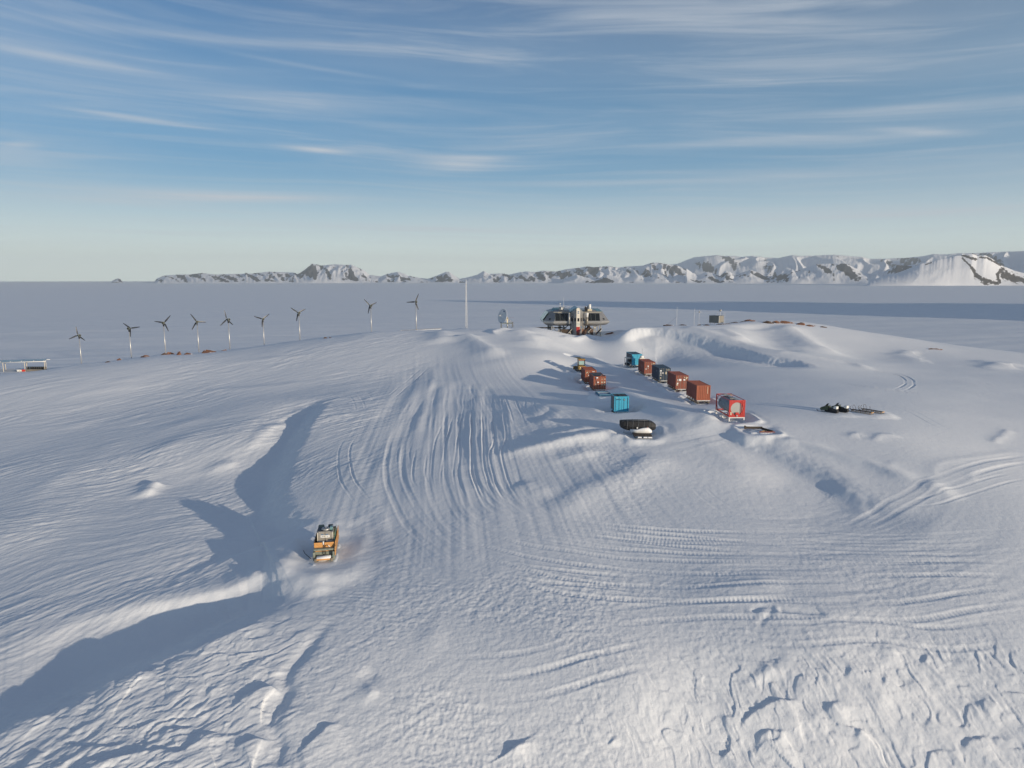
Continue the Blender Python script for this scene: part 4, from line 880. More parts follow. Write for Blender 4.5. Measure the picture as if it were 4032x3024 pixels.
def sledge(label, c, rz, W=2.3, L=6.6, h=.45, m='grey_timber', group='cargo sledges under the containers', z=None, beams=5, front_beam='white_paint'):
    """c: centre under the load, its z is the top of the sledge"""
    t = thing('cargo_sledge', label, 'sledge', (c.x, c.y, c.z - h - .02), rz, group)
    for sx in (-1, 1):
        b = MB(); y = -L / 2
        b.loft([[(sx * (W / 2 - .2) + q * .09, yy, zz + r * .07) for q, r in ((-1, -1), (1, -1), (1, 1), (-1, 1))] for yy, zz in ((-L / 2 - .15, .40), (-L / 2 + .05, .20), (-L / 2 + .4, .09), (0, .07), (L / 2, .07))])
        for k in range(beams): b.box((sx * (W / 2 - .2), -L / 2 + .5 + k * (L - 1.0) / (beams - 1), (h - .1 + .14) / 2), (.12, .16, max(.05, h - .1 - .14)))
        b.build('runner', M[m], t)
    for k in range(beams):
        b = MB(); b.box((0, -L / 2 + .12 + k * (L - .24) / (beams - 1), h - .05), (W, .16, .10)); b.build('crossbeam', M[front_beam if k == 0 else m], t)
    return t
CONTS = []
def put(label, u, v, d, rz=2.5, sl=None, drop=.5, **k):
    t, c, fw = container(label, u, v, d, rad(rz), **k); L = k.get('L', 6.06)
    pad(c, 1.25, L / 2 + .2, rad(rz), c.z - drop, wd=1.0, lip=.30)
    if sl: sledge(sl, c, rad(rz), L=L + .5, h=drop - .06, **({'front_beam': k.get('fb', 'white_paint')} if 'fb' in k else {}))
    CONTS.append(t); return t, c, fw
W_, C_ = 'label_white', 'label_cream'
def build_containers():
    put('rust red container with dark rubber roof sheet and a pink strap hanging down its doors', 2361, 1533, 136, sl='sledge under the rust container with the dark roof sheet', paint='rust_orange', roof='roof_rubber', side='brown_red',
        marks=[('rect', -.35, 1.42, .34, .22, W_), ('rect', .45, 2.05, .26, .10, C_), ('rect', .98, 2.06, .36, .12, C_), ('rect', .44, 1.44, .28, .22, C_), ('rect', .93, 1.44, .26, .22, C_), ('rect', .46, .92, .3, .18, C_), ('rect', .95, .94, .3, .2, C_), ('tri_down', -.36, .92, .18, .2, W_), ('disc', -.82, .96, .26, .2, 'lock_rod')])
    put('rust red container behind the one with the dark roof, yellow stickers high on its doors', 2326, 1505, 146, sl='sledge under the rust container nearest the yellow dozer', paint='rust_orange', side='brown_red', drop=.45,
        marks=[('rect', -.75, 2.12, .2, .2, C_), ('tri', -.95, 2.05, .24, .24, C_), ('tri', -.35, 2.1, .34, .3, C_), ('rect', .55, 2.28, .5, .10, W_), ('disc', -.45, 1.5, .2, .24, W_)])
    put('short bright blue ten foot container with black door ribs and a small white plate', 2447, 1621, 113, rz=3.0, sl='dark wooden sledge under the short bright blue container', paint='sky_blue_paint', side='grey_side', roof='roof_rubber', front='blue_doors', L=2.99, rods=False, drop=.55, H=2.55,
        marks=[('rect', .43, 1.98, .28, .20, 'black_plastic'), ('rect', .43, 1.98, .22, .15, W_), ('rect', -.82, 2.34, .18, .07, C_)])
    put('blue container with a white tank cabinet at its door end, farthest in the right row', 2508, 1437, 165, rz=4, sl='sledge under the blue container with the white tank cabinet', paint='sky_blue_paint', side='navy', drop=.75, roof='navy', rods=False,
        marks=[('dia', -.75, 1.6, .25, .14, W_)])
    put('brick red container between the blue one and the navy one', 2558, 1471, 151.5, sl='sledge under the brick red container beside the navy container', paint='rust_red', side='brown_red',
        marks=[('disc', -.38, 1.66, .34, .24, W_), ('tri_down', -.38, 1.22, .22, .2, W_), ('tri', -.85, 1.08, .3, .28, W_), ('dia', .42, 2.12, .26, .24, C_), ('rect', .85, 2.2, .42, .16, C_), ('rect', .4, 1.7, .2, .2, 'rust_orange')])
    put('navy blue container with pale lock rods and a column of white stickers', 2617, 1498, 141.7, sl='sledge under the navy blue container', paint='navy', side='navy',
        marks=[('rect', -.86, 2.02, .36, .26, W_), ('dia', -.86, 1.56, .36, .3, W_), ('disc', -.42, 1.56, .36, .22, W_), ('rect', -.86, 1.14, .34, .12, W_), ('disc', -.88, .52, .28, .26, C_), ('rect', .24, 1.56, .24, .5, C_), ('rect', .4, 2.2, .3, .08, C_), ('rect', .82, 2.2, .42, .08, C_)])
    put('brick red container with one large white notice on its left door', 2685, 1531, 131, sl='sledge under the brick red container with the large white notice', paint='rust_red', side='brown_red',
        marks=[('rect', -.40, 1.72, .44, .40, W_), ('disc', -.86, 1.72, .2, .24, W_), ('rect', .40, 1.74, .36, .26, W_), ('rect', -.9, 1.32, .24, .08, C_), ('disc', -.88, 1.04, .3, .26, W_), ('rect', -.96, .78, .26, .26, C_), ('tri_down', .42, 2.14, .22, .24, C_), ('rect', .85, 2.18, .4, .16, C_), ('rect', .8, 1.98, .24, .2, C_)])
    put('plain orange brown container with a ribbed blank end, beside the tank container', 2769, 1575.5, 119.5, sl='sledge under the plain ribbed container', drop=.72, paint='rust_orange', side='brown_red', front='ribbed', marks=[('rect', .70, 1.75, .07, 1.25, 'label_cream')])
    # text marks
    blue = CONTS[2]; text_mesh('lettering', 'HEMISOL', .27, M['ink'], blue, (-.62, -1.5 + .02, 2.02), (rad(90), 0, 0))
    for k, s in enumerate('SUDU'): text_mesh('lettering', s, .30, M['pale_ink'], CONTS[6], (-1.225, 2.75, 2.3 - k * .42), (rad(90), 0, rad(-90)))
    text_mesh('lettering', '20', .34, M['pale_ink'], CONTS[5], (-1.225, -1.0, 1.75), (rad(90), 0, rad(-90)))
    # torn roof sheet and strap on the dark roofed container
    t = CONTS[0]; b = MB()
    b.tube([(-.78, -3.07, 2.5), (-.7, -3.10, 2.1), (-.55, -3.11, 1.5), (-.35, -3.13, .8), (-.2, -3.2, .15)], .05, 6); b.build('hanging_strap', M['pink_strap'], t)
    b = MB()
    b.tube([(.2, -3.0, 2.62), (.35, -2.4, 2.75), (.8, -2.3, 2.78), (1.2, -2.7, 2.72), (1.22, -3.0, 2.6)], .05, 6); b.build('torn_sheet_edge', M['pink_strap'], t)
    b = MB(); b.loft([[(x, -3.03, 2.6 + .0 * x), (x, -2.5, 2.70), (x, -2.5, 2.74), (x, -3.03, 2.64)] for x in (.3, .7, 1.1)]); b.build('rolled_sheet', M['black_rubber'], t)
    b = MB(); b.lathe([(.01, -.16), (.2, -.12), (.26, 0), (.18, .1), (.01, .15)], (-.62, -3.08, 2.35), 10); b.build('snow_lump', M['snow_cap'], t, smooth=True)
    # sheets on the bright blue container's roof
    b = MB(); b.box((-.3, -.2, 2.545), (.10, 2.2, .03)); b.box((.45, .2, 2.545), (.06, 1.6, .03)); b.box((0, -1.2, 2.56), (1.1, .22, .05), Matrix.Rotation(.18, 3, 'Z')); b.build('roof_batten', M['black_rubber'], CONTS[2])
    # white cabinet with a rounded vessel in front of the farthest blue container
    c = atD(2526, 1440, 163.0); t = thing('tank_cabinet', 'white cabinet topped by a rounded tank in front of the farthest blue container', 'cabinet', (c.x, c.y, c.z - .2), rad(4))
    MB().box((0, 0, 1.05), (1.05, .9, 2.1), bev=.03).build('cabinet_body', M['cream'], t); MB().lathe([(.48, 0), (.5, .25), (.44, .42), (.25, .52), (.02, .55)], (0, 0, 2.1), 20).build('vessel_dome', M['white_paint'], t)
    MB().box((.60, .02, 1.05), (.14, .85, 2.05)).build('side_duct', M['white_paint'], t); MB().tube([(.1, 0, 2.6), (.1, 0, 4.3)], .025, 5).build('antenna', M['galvanised'], t)
    # gear beside it: open rack with a pale plank on top
    c = atD(2473, 1440, 166.5); t = thing('equipment_rack', 'dark rack of gear with a pale plank on top, left of the farthest blue container', 'rack', (c.x, c.y, c.z - .3), rad(4))
    b = MB()
    for x in (-.6, .6):
        for y in (-1.0, 1.0): b.box((x, y, 1.1), (.09, .09, 2.2))
    for z in (.5, 1.3, 2.1): b.box((0, -1.0, z), (1.2, .07, .07)); b.box((0, 1.0, z), (1.2, .07, .07))
    b.build('rack_frame', M['galvanised'], t); MB().box((-.05, 0, 2.26), (1.35, 2.3, .10)).build('plank', M['cream'], t)
    b = MB(); b.cyl((-.2, -.8, .7), (-.2, .8, .7), .42, n=12); b.box((.3, 0, 1.5), (.5, 1.5, .5), bev=.05); b.build('stored_gear', M['black_rubber'], t)
    pad(Vector((c.x, c.y, 0)), .9, 1.4, rad(4), c.z - .35, .8, .1)

def build_tank():
    rz = rad(2.0); p = atD(2901, 1642.5, 102.8); L = 6.06; W = 2.44; H = 2.59; fw = Vector((-math.sin(rz), math.cos(rz), 0)); c = p + fw * L / 2
    t = thing('tank_container', 'grey tank in a bright red frame with a round silver end', 'tank container', c, rz, None)
    hw, hl = W / 2, L / 2; R = M['signal_red']
    b = MB()
    for x in (-hw + .07, hw - .07): b.box((x, -hl + .07, H / 2), (.14, .14, H))
    b.box((0, -hl + .06, H - .08), (W - .28, .12, .16)); b.box((0, -hl + .06, .09), (W - .28, .12, .18))
    # face plate with a round opening
    n = 32; z0 = 1.30; cx = -.02; r = .95; outer = []; inner = []
    for k in range(n):
        a = 2 * math.pi * k / n; ca, sa = math.cos(a), math.sin(a); q = min((hw - .14) / max(abs(ca), 1e-6), (H / 2 - .12) / max(abs(sa), 1e-6))
        outer.append((q * ca, H / 2 + q * sa)); inner.append((cx + r * ca, z0 + r * sa))
    for y0, y1 in ((-hl + .02, -hl + .05),):
        O = [b.bm.verts.new((x, y0, z)) for x, z in outer]; I = [b.bm.verts.new((x, y0, z)) for x, z in inner]; I2 = [b.bm.verts.new((x, y0 + .2, z)) for x, z in inner]
        for k in range(n): j = (k + 1) % n; b.bm.faces.new((O[k], O[j], I[j], I[k])); b.bm.faces.new((I[k], I[j], I2[j], I2[k]))
    b.build('front_frame', R, t)
    b = MB()
    for x in (-hw + .07, hw - .07): b.box((x, hl - .07, H / 2), (.14, .14, H))
    b.box((0, hl - .06, H - .07), (W - .28, .12, .14)); b.box((0, hl - .06, .09), (W - .28, .12, .16))
    b.build('rear_frame', R, t)
    for x in (-hw + .06, hw - .06):
        b = MB(); b.box((x, 0, .12), (.12, L - .28, .20)); b.box((x, 0, H - .05), (.08, L - .28, .08))
        s_ = 1 if x > 0 else -1
        b.tube([(x, hl - .14, 1.2), (x, hl - .9, .25)], .05, 5); b.tube([(x, -hl + .14, 1.2), (x, -hl + .9, .25)], .05, 5); b.tube([(x, hl - .14, 1.5), (x, hl - 1.0, H - .08)], .04, 5)
        b.build('side_rail', R, t)
    b = MB(); pr = [(.02, -2.88), (.6, -2.82), (.95, -2.62), (1.06, -2.35), (1.08, 0), (1.06, 2.35), (.95, 2.62), (.6, 2.82), (.02, 2.88)]
    b.lathe(pr, (0, 0, 1.32), 40, 'y'); tk = b.build('tank', M['tank_grey'], t)
    MB().prism([(cx + .93 * math.cos(a), z0 + .93 * math.sin(a)) for a in [k * math.pi / 20 for k in range(40)]], -hl + .10, -hl + .16).build('tank_end', M['tank_end'], tk)
    b = MB()
    b.box((.60, -hl - .0, 1.35), (.06, .05, 2.2)); b.box((.84, -hl - .0, 1.35), (.05, .05, 2.2))
    for k in range(8): b.box((.72, -hl - .0, .4 + k * .27), (.22, .04, .035))
    b.build('ladder', R, t)
    b = MB(); b.box((-.0, -hl - .05, .52), (.52, .14, .42), bev=.03); b.build('valve_hood', R, t); MB().cyl((0, -hl - .1, .22), (0, -hl + .15, .22), .13, n=12).build('valve', M['galvanised'], t)
    MB().box((-.92, -hl - .0, .55), (.2, .02, .45)).build('plate', M['label_cream'], t)
    b = MB(); b.box((.15, 0, H - .02), (.5, L - .4, .035)); b.build('walkway', M['galvanised'], t)
    b = MB(); b.box((.25, 1.9, H - .02), (1.3, .5, .05)); b.box((-.1, -1.6, H - .02), (1.1, .3, .04)); b.build('roof_step', M['label_cream'], t)
    MB().lathe([(.28, 0), (.28, .16), (.2, .2), (.01, .2)], (.1, .2, 2.38), 16).build('manhole', M['galvanised'], t)
    b = MB(); b.prism([(1.95 + .27 * math.cos(a) * .8, 1.6 + .38 * math.sin(a)) for a in [k * math.pi / 12 for k in range(24)]], -1.09, -1.075, 'yz'); b.build('emblem', M['pale_ink'], tk)
    b = MB(); b.prism([(1.95 + .2 * math.cos(a) * .8, 1.6 + .28 * math.sin(a)) for a in [k * math.pi / 12 for k in range(24)]], -1.097, -1.089, 'yz'); b.build('emblem_field', M['tank_grey'], tk)
    text_mesh('lettering', 'ILMAR', .62, M['pale_ink'], tk, (-1.085, .35, 1.5), (rad(90), 0, rad(-90)), .012); text_mesh('lettering', 'TANKS', .2, M['pale_ink'], tk, (-1.075, .2, 1.08), (rad(90), 0, rad(-90)), .012)
    # white trestle sledge
    s = thing('cargo_sledge', 'white steel trestle sledge under the red framed tank', 'sledge', (c.x, c.y, c.z - .62), rz, 'cargo sledges under the containers')
    for y in (-hl + .05, 0, hl - .1):
        b = MB(); b.box((0, y, .54), (2.4, .14, .13)); 
        for x in (-1.12, 1.12): b.box((x, y, .27), (.16, .14, .44)); b.box((x, y, .05), (.3, .35, .08))
        b.build('trestle', M['white_paint'], s)
    pad(c, 1.3, L / 2 + .3, rz, c.z - .62, 1.1, .4)

# ------------------------------------------------------------------ tracked dozer, buried blade
def build_dozer():
    c = atD(2287, 1456, 158); t = thing('bulldozer', 'small yellow bulldozer with a glazed cab, behind the left container row', 'bulldozer', (c.x, c.y, c.z - .25), rad(3)); Y = M['machine_yellow']
    for sx in (-1, 1):
        b = MB(); b.prism([(-1.5, .3), (-1.3, .06), (1.3, .06), (1.55, .4), (1.4, .75), (-1.35, .75)], sx * .95 - .24, sx * .95 + .24, 'yz'); b.build('track', M['black_rubber'], t)
    MB().box((0, .9, .95), (1.1, 1.7, .9), bev=.08).build('engine_hood', Y, t); MB().box((0, -.7, .9), (1.5, 1.6, .8), bev=.06).build('body', Y, t)
    b = MB()
    for x in (-.72, .72):
        for y in (-1.25, .25): b.box((x, y, 2.0), (.12, .12, 1.5))
    b.box((0, -1.25, 1.35), (1.4, .1, .14)); cab = b.build('cab_frame', M['black_plastic'], t)
    MB().box((0, -.5, 2.82), (1.7, 1.8, .16), bev=.05, taper=.94).build('cab_roof', Y, t)
    MB().box((0, -1.24, 2.62), (1.3, .06, .24)).build('roof_beam', M['rust_orange'], t)
    MB().box((0, -1.2, 2.02), (1.2, .03, .9)).build('rear_window', M['glass_green'], t); MB().box((-.74, -.5, 2.05), (.03, 1.3, .95)).build('side_window', M['dark_glass'], t); MB().box((.74, -.5, 2.05), (.03, 1.3, .95)).build('side_window', M['dark_glass'], t)
    b = MB(); b.cyl((-.35, -1.62, .95), (-.35, -1.5, .95), .16, n=12); b.cyl((.35, -1.62, .95), (.35, -1.5, .95), .16, n=12); b.build('tail_lamp', M['label_cream'], t)
    MB().tube([(.45, .9, 1.3), (.45, .9, 2.3)], .06, 8).build('exhaust', M['black_plastic'], t)
    b = MB(); b.loft([[(x, 1.9, .1), (x, 2.0, .1), (x, 1.9, .9), (x, 1.8, .9)] for x in (-1.5, 1.5)]); b.build('blade', Y, t)
    pad(Vector((c.x, c.y, 0)), 1.3, 2.0, rad(3), c.z - .25, 1.2, .3)
    c = atD(2268, 1409, 178); g = land_pt(c.x, c.y); t = thing('buried_blade', 'yellow steel blade half buried in snow beyond the bulldozer', 'dozer blade', (c.x, c.y, c.z - .55), rad(-6))
    b = MB(); b.prism([(-1.2, 0), (1.2, 0), (1.25, .55), (1.0, .72), (-1.0, .72), (-1.3, .5)], -.12, .12); b.build('blade_plate', M['machine_yellow'], t)
    MB().box((0, 0, .74), (2.1, .4, .07)).build('top_flange', M['cream'], t)
    pad(Vector((c.x, c.y, 0)), 1.0, .4, 0, c.z - .45, .8, .1)
def land_pt(x, y): return Vector((x, y, float(base(np.array([x]), np.array([y]))[0])))

# ------------------------------------------------------------------ black hull under tarpaulin and its flat sled; sunk blue lid; timber frame
def build_black_load():
    g = G([(2512, 1706)])[0]; HULL = (g[0], g[1] + .6, land_pt(g[0], g[1]).z + .15)
    c = Vector(HULL); t = thing('covered_hull', 'long black tarpaulin covered hull lying across a flat sled', 'covered load', (c.x, c.y, c.z - .1), rad(-4))
    def ring(y, hw_, zt, zb, x): return None
    secs = [(-2.6, .20, 1.0, 1.72), (-2.45, .46, .72, 1.74), (-2.0, .72, .50, 1.76), (-1.3, .86, .34, 1.78), (0, .9, .28, 1.80), (1.4, .88, .30, 1.78), (2.0, .78, .34, 1.66), (2.4, .62, .42, 1.42), (2.62, .42, .62, 1.22)]
    b = MB(); rings = []
    for x, w, zb, zt in secs:
        rings.append([(x, -w * .62, zb), (x, -w, zb + (zt - zb) * .45), (x, -w * .86, zt - .1), (x, -w * .5, zt), (x, w * .5, zt), (x, w * .86, zt - .1), (x, w, zb + (zt - zb) * .45), (x, w * .62, zb)])
    b.loft(rings); b.build('tarpaulin', M['black_rubber'], t)
    b = MB()
    for x in (-1.6, -.8, 0, .8, 1.6): 
        k = .93; b.tube([(x, -.66, .3), (x + .05, -.93 * .97, .95), (x + .1, -.80, 1.69), (x + .1, -.4, 1.83), (x + .1, .5, 1.83)], .022, 5)
    b.tube([(-2.3, -.52, 1.72), (0, -.60, 1.84), (1.4, -.5, 1.84)], .03, 5); b.build('lashing', M['grey_side'], t)
    MB().cyl((1.35, -.97, .95), (1.35, -.9, .95), .07, n=10).build('buckle', M['rust_orange'], t); MB().prism([(-.25, .82), (-.1, .66), (0, .84), (-.08, .96)], -.96, -.93).build('tear', M['label_white'], t)
    b = MB(); b.loft([[(-.7, -.8, .30), (-.7, -1.1, .22), (-.75, -1.0, .60), (-.7, -.75, .62)], [(0, -.85, .28), (0, -1.25, .15), (0, -1.1, .55), (0, -.8, .62)], [(.5, -.85, .28), (.5, -1.3, .15), (.5, -1.05, .75), (.5, -.9, .85)], [(1.15, -.85, .28), (1.15, -1.25, .15), (1.1, -1.0, .80), (1.1, -.9, .92)], [(1.45, -.8, .30), (1.45, -1.1, .22), (1.4, -.95, .5), (1.4, -.85, .55)]])
    
    for vv in b.bm.verts: vv.co.x = vv.co.x * 1.45 - .1; vv.co.z = .28 + (vv.co.z - .28) * 1.0; vv.co.y -= .06
    b.build('snow_drift_on_hull', M['snow_cap'], t, smooth=True)
    cc = Vector(HULL) + Vector((.35, -2.1, -.25)); s = thing('flat_sled', 'flat sled with a dark rubber mat sticking out below the black covered hull', 'sled', (cc.x, cc.y, cc.z - .05), rad(-4))
    MB().box((0, .6, .30), (2.5, 3.4, .10)).build('rubber_mat', M['dark_timber'], s)
    MB().box((0, -1.14, .15), (2.3, .12, .28)).build('front_board', M['navy'], s)
    for x in (-.5, .3, .95): MB().box((x, -1.23, .16), (.55, .06, .18), bev=.02).build('snow_patch', M['snow_cap'], s)
    for x in (-1.15, 1.15): MB().box((x, .6, .12), (.14, 3.6, .24)).build('runner', M['navy'], s)
    pad(Vector((c.x, c.y, 0)), 2.2, 1.0, rad(-4), c.z - .1, 1.1, .3); pad(Vector((cc.x, cc.y + .6, 0)), 1.2, 1.6, rad(-4), cc.z - .05, .7, .12)
    # sunk blue container lid
    c = atD(2376, 1553, 124); t = thing('sunken_box', 'shade-dulled blue open box sunk in the snow between the rust and bright blue containers', 'box', (c.x, c.y, c.z - .55), rad(6))
    b = MB()
    for x in (-1.1, 1.1): b.box((x, 0, .4), (.12, 3.2, .9))
    for y in (-1.6, 1.6): b.box((0, y, .4), (2.2, .12, .9))
    b.box((0, 0, .1), (2.1, 3.0, .06)); b.build('box_shell', mat('shaded_blue', (.05, .17, .27), .6, 0, .15, 2), t); MB().box((0, .3, .89), (2.0, .16, .07)).build('cross_bar', M['pale_ink'], t)  # blue dulled in the colour itself because the box lies in shade
    pad(Vector((c.x, c.y, 0)), 1.0, 1.4, rad(6), c.z + .05, .6, .15)
    # timber frame right of the tank sledge
    g = G([(2985, 1702)])[0]; c = Vector((g[0], g[1], land_pt(g[0], g[1]).z + .25)); pad(Vector((c.x, c.y, 0)), 1.5, 1.3, 0, c.z - .05, .9, .2); t = thing('timber_frame', 'dark timber frame half buried in snow right of the tank container', 'frame', (c.x, c.y, c.z - .1), rad(-2))
    b = MB(); b.box((-.3, 1.2, .25), (2.5, .22, .3)); b.build('beam', M['dark_timber'], t); b = MB(); b.box((1.25, .1, .2), (.22, 2.4, .25), Matrix.Rotation(rad(22), 3, 'Z')); b.build('beam', M['dark_timber'], t)
    b = MB(); b.box((.9, -1.1, .15), (2.2, .12, .12)); b.build('beam', M['brown_red'], t); MB().box((-1.5, 1.2, .3), (.2, .3, .45)).build('post', M['dark_timber'], t)
    MB().box((1.0, -.2, .12), (1.9, .16, .12), Matrix.Rotation(rad(30), 3, 'Z')).build('plank', M['timber'], t)

# ------------------------------------------------------------------ the loaded freight sledge in the foreground
def build_carrier():
    c = atD(1282, 2172, 72.0); rz = rad(10); zb = c.z - .25
    t = thing('freight_sledge', 'plywood sided freight sledge parked alone in a wind scoop on the snowfield', 'freight sledge', (c.x, c.y, zb), rz)
    W, L = 2.0, 4.6
    MB().box((0, .6, 1.15), (W, L, .18)).build('deck', M['olive_metal'], t)
    for sx in (-1, 1): 
        b = MB(); b.box((sx * .8, .3, .25), (.22, L + .6, .34), bev=.03)
        for yy in (-1.0, .6, 2.2): b.box((sx * .8, yy, .75), (.16, .2, .7))
        b.build('runner', M['grey_timber'], t)
    MB().box((0, -1.22, 1.26), (W - .02, .07, .98)).build('front_panel', M['plywood'], t)
    b = MB(); b.prism([(-1.9, .55), (2.6, .65), (2.8, 1.0), (2.8, 2.05), (.6, 1.75), (-1.2, 1.86), (-1.9, 1.2)], W / 2 + .12, W / 2 + .18, 'yz'); b.build('side_panel', M['plywood'], t)
    b = MB(); b.prism([(-1.2, .7), (2.6, .7), (2.6, 1.8), (-1.2, 1.8)], -W / 2 - .02, -W / 2 + .03, 'yz'); b.build('side_panel', M['dark_timber'], t)
    MB().box((0, 2.75, 1.25), (W, .06, 1.1)).build('rear_panel', M['plywood'], t)
    for z in (.9, 1.5): MB().box((W / 2 + .20, .4, z), (.05, 4.2, .10), Matrix.Rotation(rad(2), 3, 'X')).build('side_batten', M['timber'], t)
    b = MB(); b.box((0, -1.30, .60), (W + .1, .1, .42), bev=.02); b.build('front_sill', M['olive_metal'], t)
    for x in (-.98, .98): MB().box((x, -1.6, .5), (.22, .5, .9), bev=.04).build('corner_post', M['olive_metal'], t)
    b = MB(); b.box((-.02, -1.95, .30), (1.66, .55, .16), bev=.02); b.build('front_plank', M['plywood'], t)
    b = MB(); b.loft([[(-.75, y, .38 + .0), (.72, y, .38), (.7, y, z), (-.68, y, z)] for y, z in ((-2.2, .42), (-2.0, .52), (-1.75, .55), (-1.7, .50))]); b.build('snow_on_plank', M['snow_cap'], t, smooth=True)
    b = MB(); pts = []
    for k in range(24):
        a = k / 23 * 2 * math.pi; pts.append((.12 + .17 * math.cos(a) - .02 * k / 23, -1.36 - .02 * math.sin(a), 1.0 + .52 * math.sin(a)))
    b.tube([(.0, -1.27, 1.85), (.02, -1.33, 1.6), (-.08, -1.36, 1.1), (-.12, -1.44, .65), (.03, -1.47, .45), (.17, -1.45, .6), (.10, -1.37, 1.1), (.14, -1.33, 1.42), (.32, -1.33, 1.5), (.5, -1.34, 1.38)], .026, 7)
    b.tube([(.03, -1.27, 1.85), (.05, -1.33, 1.5), (0, -1.36, 1.1), (.0, -1.47, .7)], .02, 6); b.build('cable', M['black_plastic'], t)
    MB().box((.52, -1.35, 1.38), (.22, .05, .07), Matrix.Rotation(rad(40), 3, 'Y')).build('cable_plug', M['label_white'], t); MB().box((-.04, -1.30, 1.72), (.11, .07, .36)).build('cable_tag', M['label_white'], t)
    MB().tube([(1.0, 2.2, 2.4), (1.03, .8, 2.0), (1.02, -.6, 1.9), (1.0, -1.5, 1.1), (.85, -1.9, .4), (.6, -2.3, .12)], .02, 6).build('rope', M['green_rope'], t)
    # the equipment box standing on it
    z0 = zb + 1.25; cx, cy = c.x + .0, c.y
    g = thing('equipment_box', 'grey beige cabinet lettered JARE 51 standing on the freight sledge', 'equipment box', (c.x - .03, c.y + .45, z0), rz)
    w, l, h = 1.62, 1.35, 1.22
    MB().box((0, 0, h / 2 + .08), (w, l, h), bev=.015).build('box_body', M['beige_box'], g)
    for sx in (-1, 1):
        MB().box((sx * (w / 4), -l / 2 - .02, h / 2 + .08), (w / 2 - .05, .04, h - .22)).build('door', M['beige_box'], g)
        MB().box((sx * .36, -l / 2 - .05, .27), (.62, .02, .12)).build('door_strip', M['label_white'], g)
        MB().box((sx * (w / 2 - .1), -l / 2 - .03, h + .05), (.24, .07, .12), bev=.02).build('corner_casting', M['galvanised'], g)
        MB().box((sx * (w / 2 - .1), -l / 2 - .07, h + .05), (.13, .02, .05)).build('casting_slot', M['ink'], g)
        MB().box((sx * (w / 2 - .03), -l / 2 - .03, h / 2), (.05, .05, h)).build('corner_post', M['cream'], g)
        MB().box((sx * (w / 2 - .15), -l / 2 - .02, .04), (.3, .1, .16)).build('foot', M['galvanised'], g)
    MB().box((0, -l / 2 - .045, h / 2 + .08), (.03, .03, h - .2)).build('door_seam', M['ink'], g)
    MB().box((0, -l / 2 - .05, .78), (.92, .02, .27), bev=.008).build('name_plate', M['label_white'], g)
    text_mesh('lettering', 'JARE 51', .22, M['ink'], g, (0, -l / 2 - .066, .78), (rad(90), 0, 0), .004)
    MB().prism([(-.07, .78), (0, .68), (.07, .78), (0, .9)], -l / 2 - .085, -l / 2 - .078).build('latch_sticker', M['label_cream'], g)
    for x in (-.28, .2): MB().box((x, -l / 2 - .05, 1.0), (.26, .02, .1)).build('blue_sticker', M['label_blue'], g)
    MB().box((0, 0, h + .10), (w - .02, l - .02, .03)).build('roof', M['roof_rubber'], g)
    MB().lathe([(.42, 0), (.44, .12), (.38, .2), (.30, .22), (.12, .16), (.08, .28), (.01, .3)], (.05, -.2, h + .11), 28).build('roof_fan', M['galvanised'], g)
    MB().box((.62, -.1, h + .25), (.28, .5, .3), bev=.02).build('vent_box', M['teal_glass'], g)
    # bundled stores behind
    for (x, y, z, sx_, sy_, sz_, mm, lb) in [(-.5, 1.75, 1.25, .62, .45, 1.32, 'olive_metal', 'olive jerry rack standing behind the lettered box on its left'), (.45, 1.8, 1.25, .5, .45, 1.3, 'black_plastic', 'dark stowage box behind the lettered box on its right'),
                                             (.98, 1.0, 1.25, .26, 1.8, 1.1, 'green_canvas', 'green canvas bundle between the lettered box and the plywood side')]:
        q = Matrix.Rotation(rz, 3, 'Z') @ Vector((x, y, 0)); o = MB().box((0, 0, sz_ / 2), (sx_, sy_, sz_), bev=.08).build('canvas_bundle' if mm == 'green_canvas' else 'stowage_box', M[mm], None, (c.x + q.x - (.12 if x > .9 else 0), c.y + q.y, zb + z), (0, 0, rz))
        if mm == 'green_canvas':
            for vv in o.data.vertices: vv.co.x += .05 * math.sin(vv.co.z * 7); vv.co.y += .05 * math.sin(vv.co.z * 9 + 1)
        tag(o, lb, 'bundle' if mm == 'green_canvas' else 'box')
    # bent pole stuck in the drift
    p = gp(1210, 2220); 
    o = MB().tube([(-.5, .5, .55), (-.25, .22, .30), (-.18, .2, .26), (.55, -.45, .05)], .035, 6).build('marker_pole', M['black_plastic'], None); o.location = (p[0], p[1], 0); tag(o, 'bent dark pole lying on the drift left of the freight sledge', 'pole')
    ON_LAND.append((o, .10))
    pad(Vector((c.x, c.y + .3, 0)), 1.1, 2.9, rz, zb + .02, 1.7, .12)
ON_LAND = []      # (object, height above the finished snow)
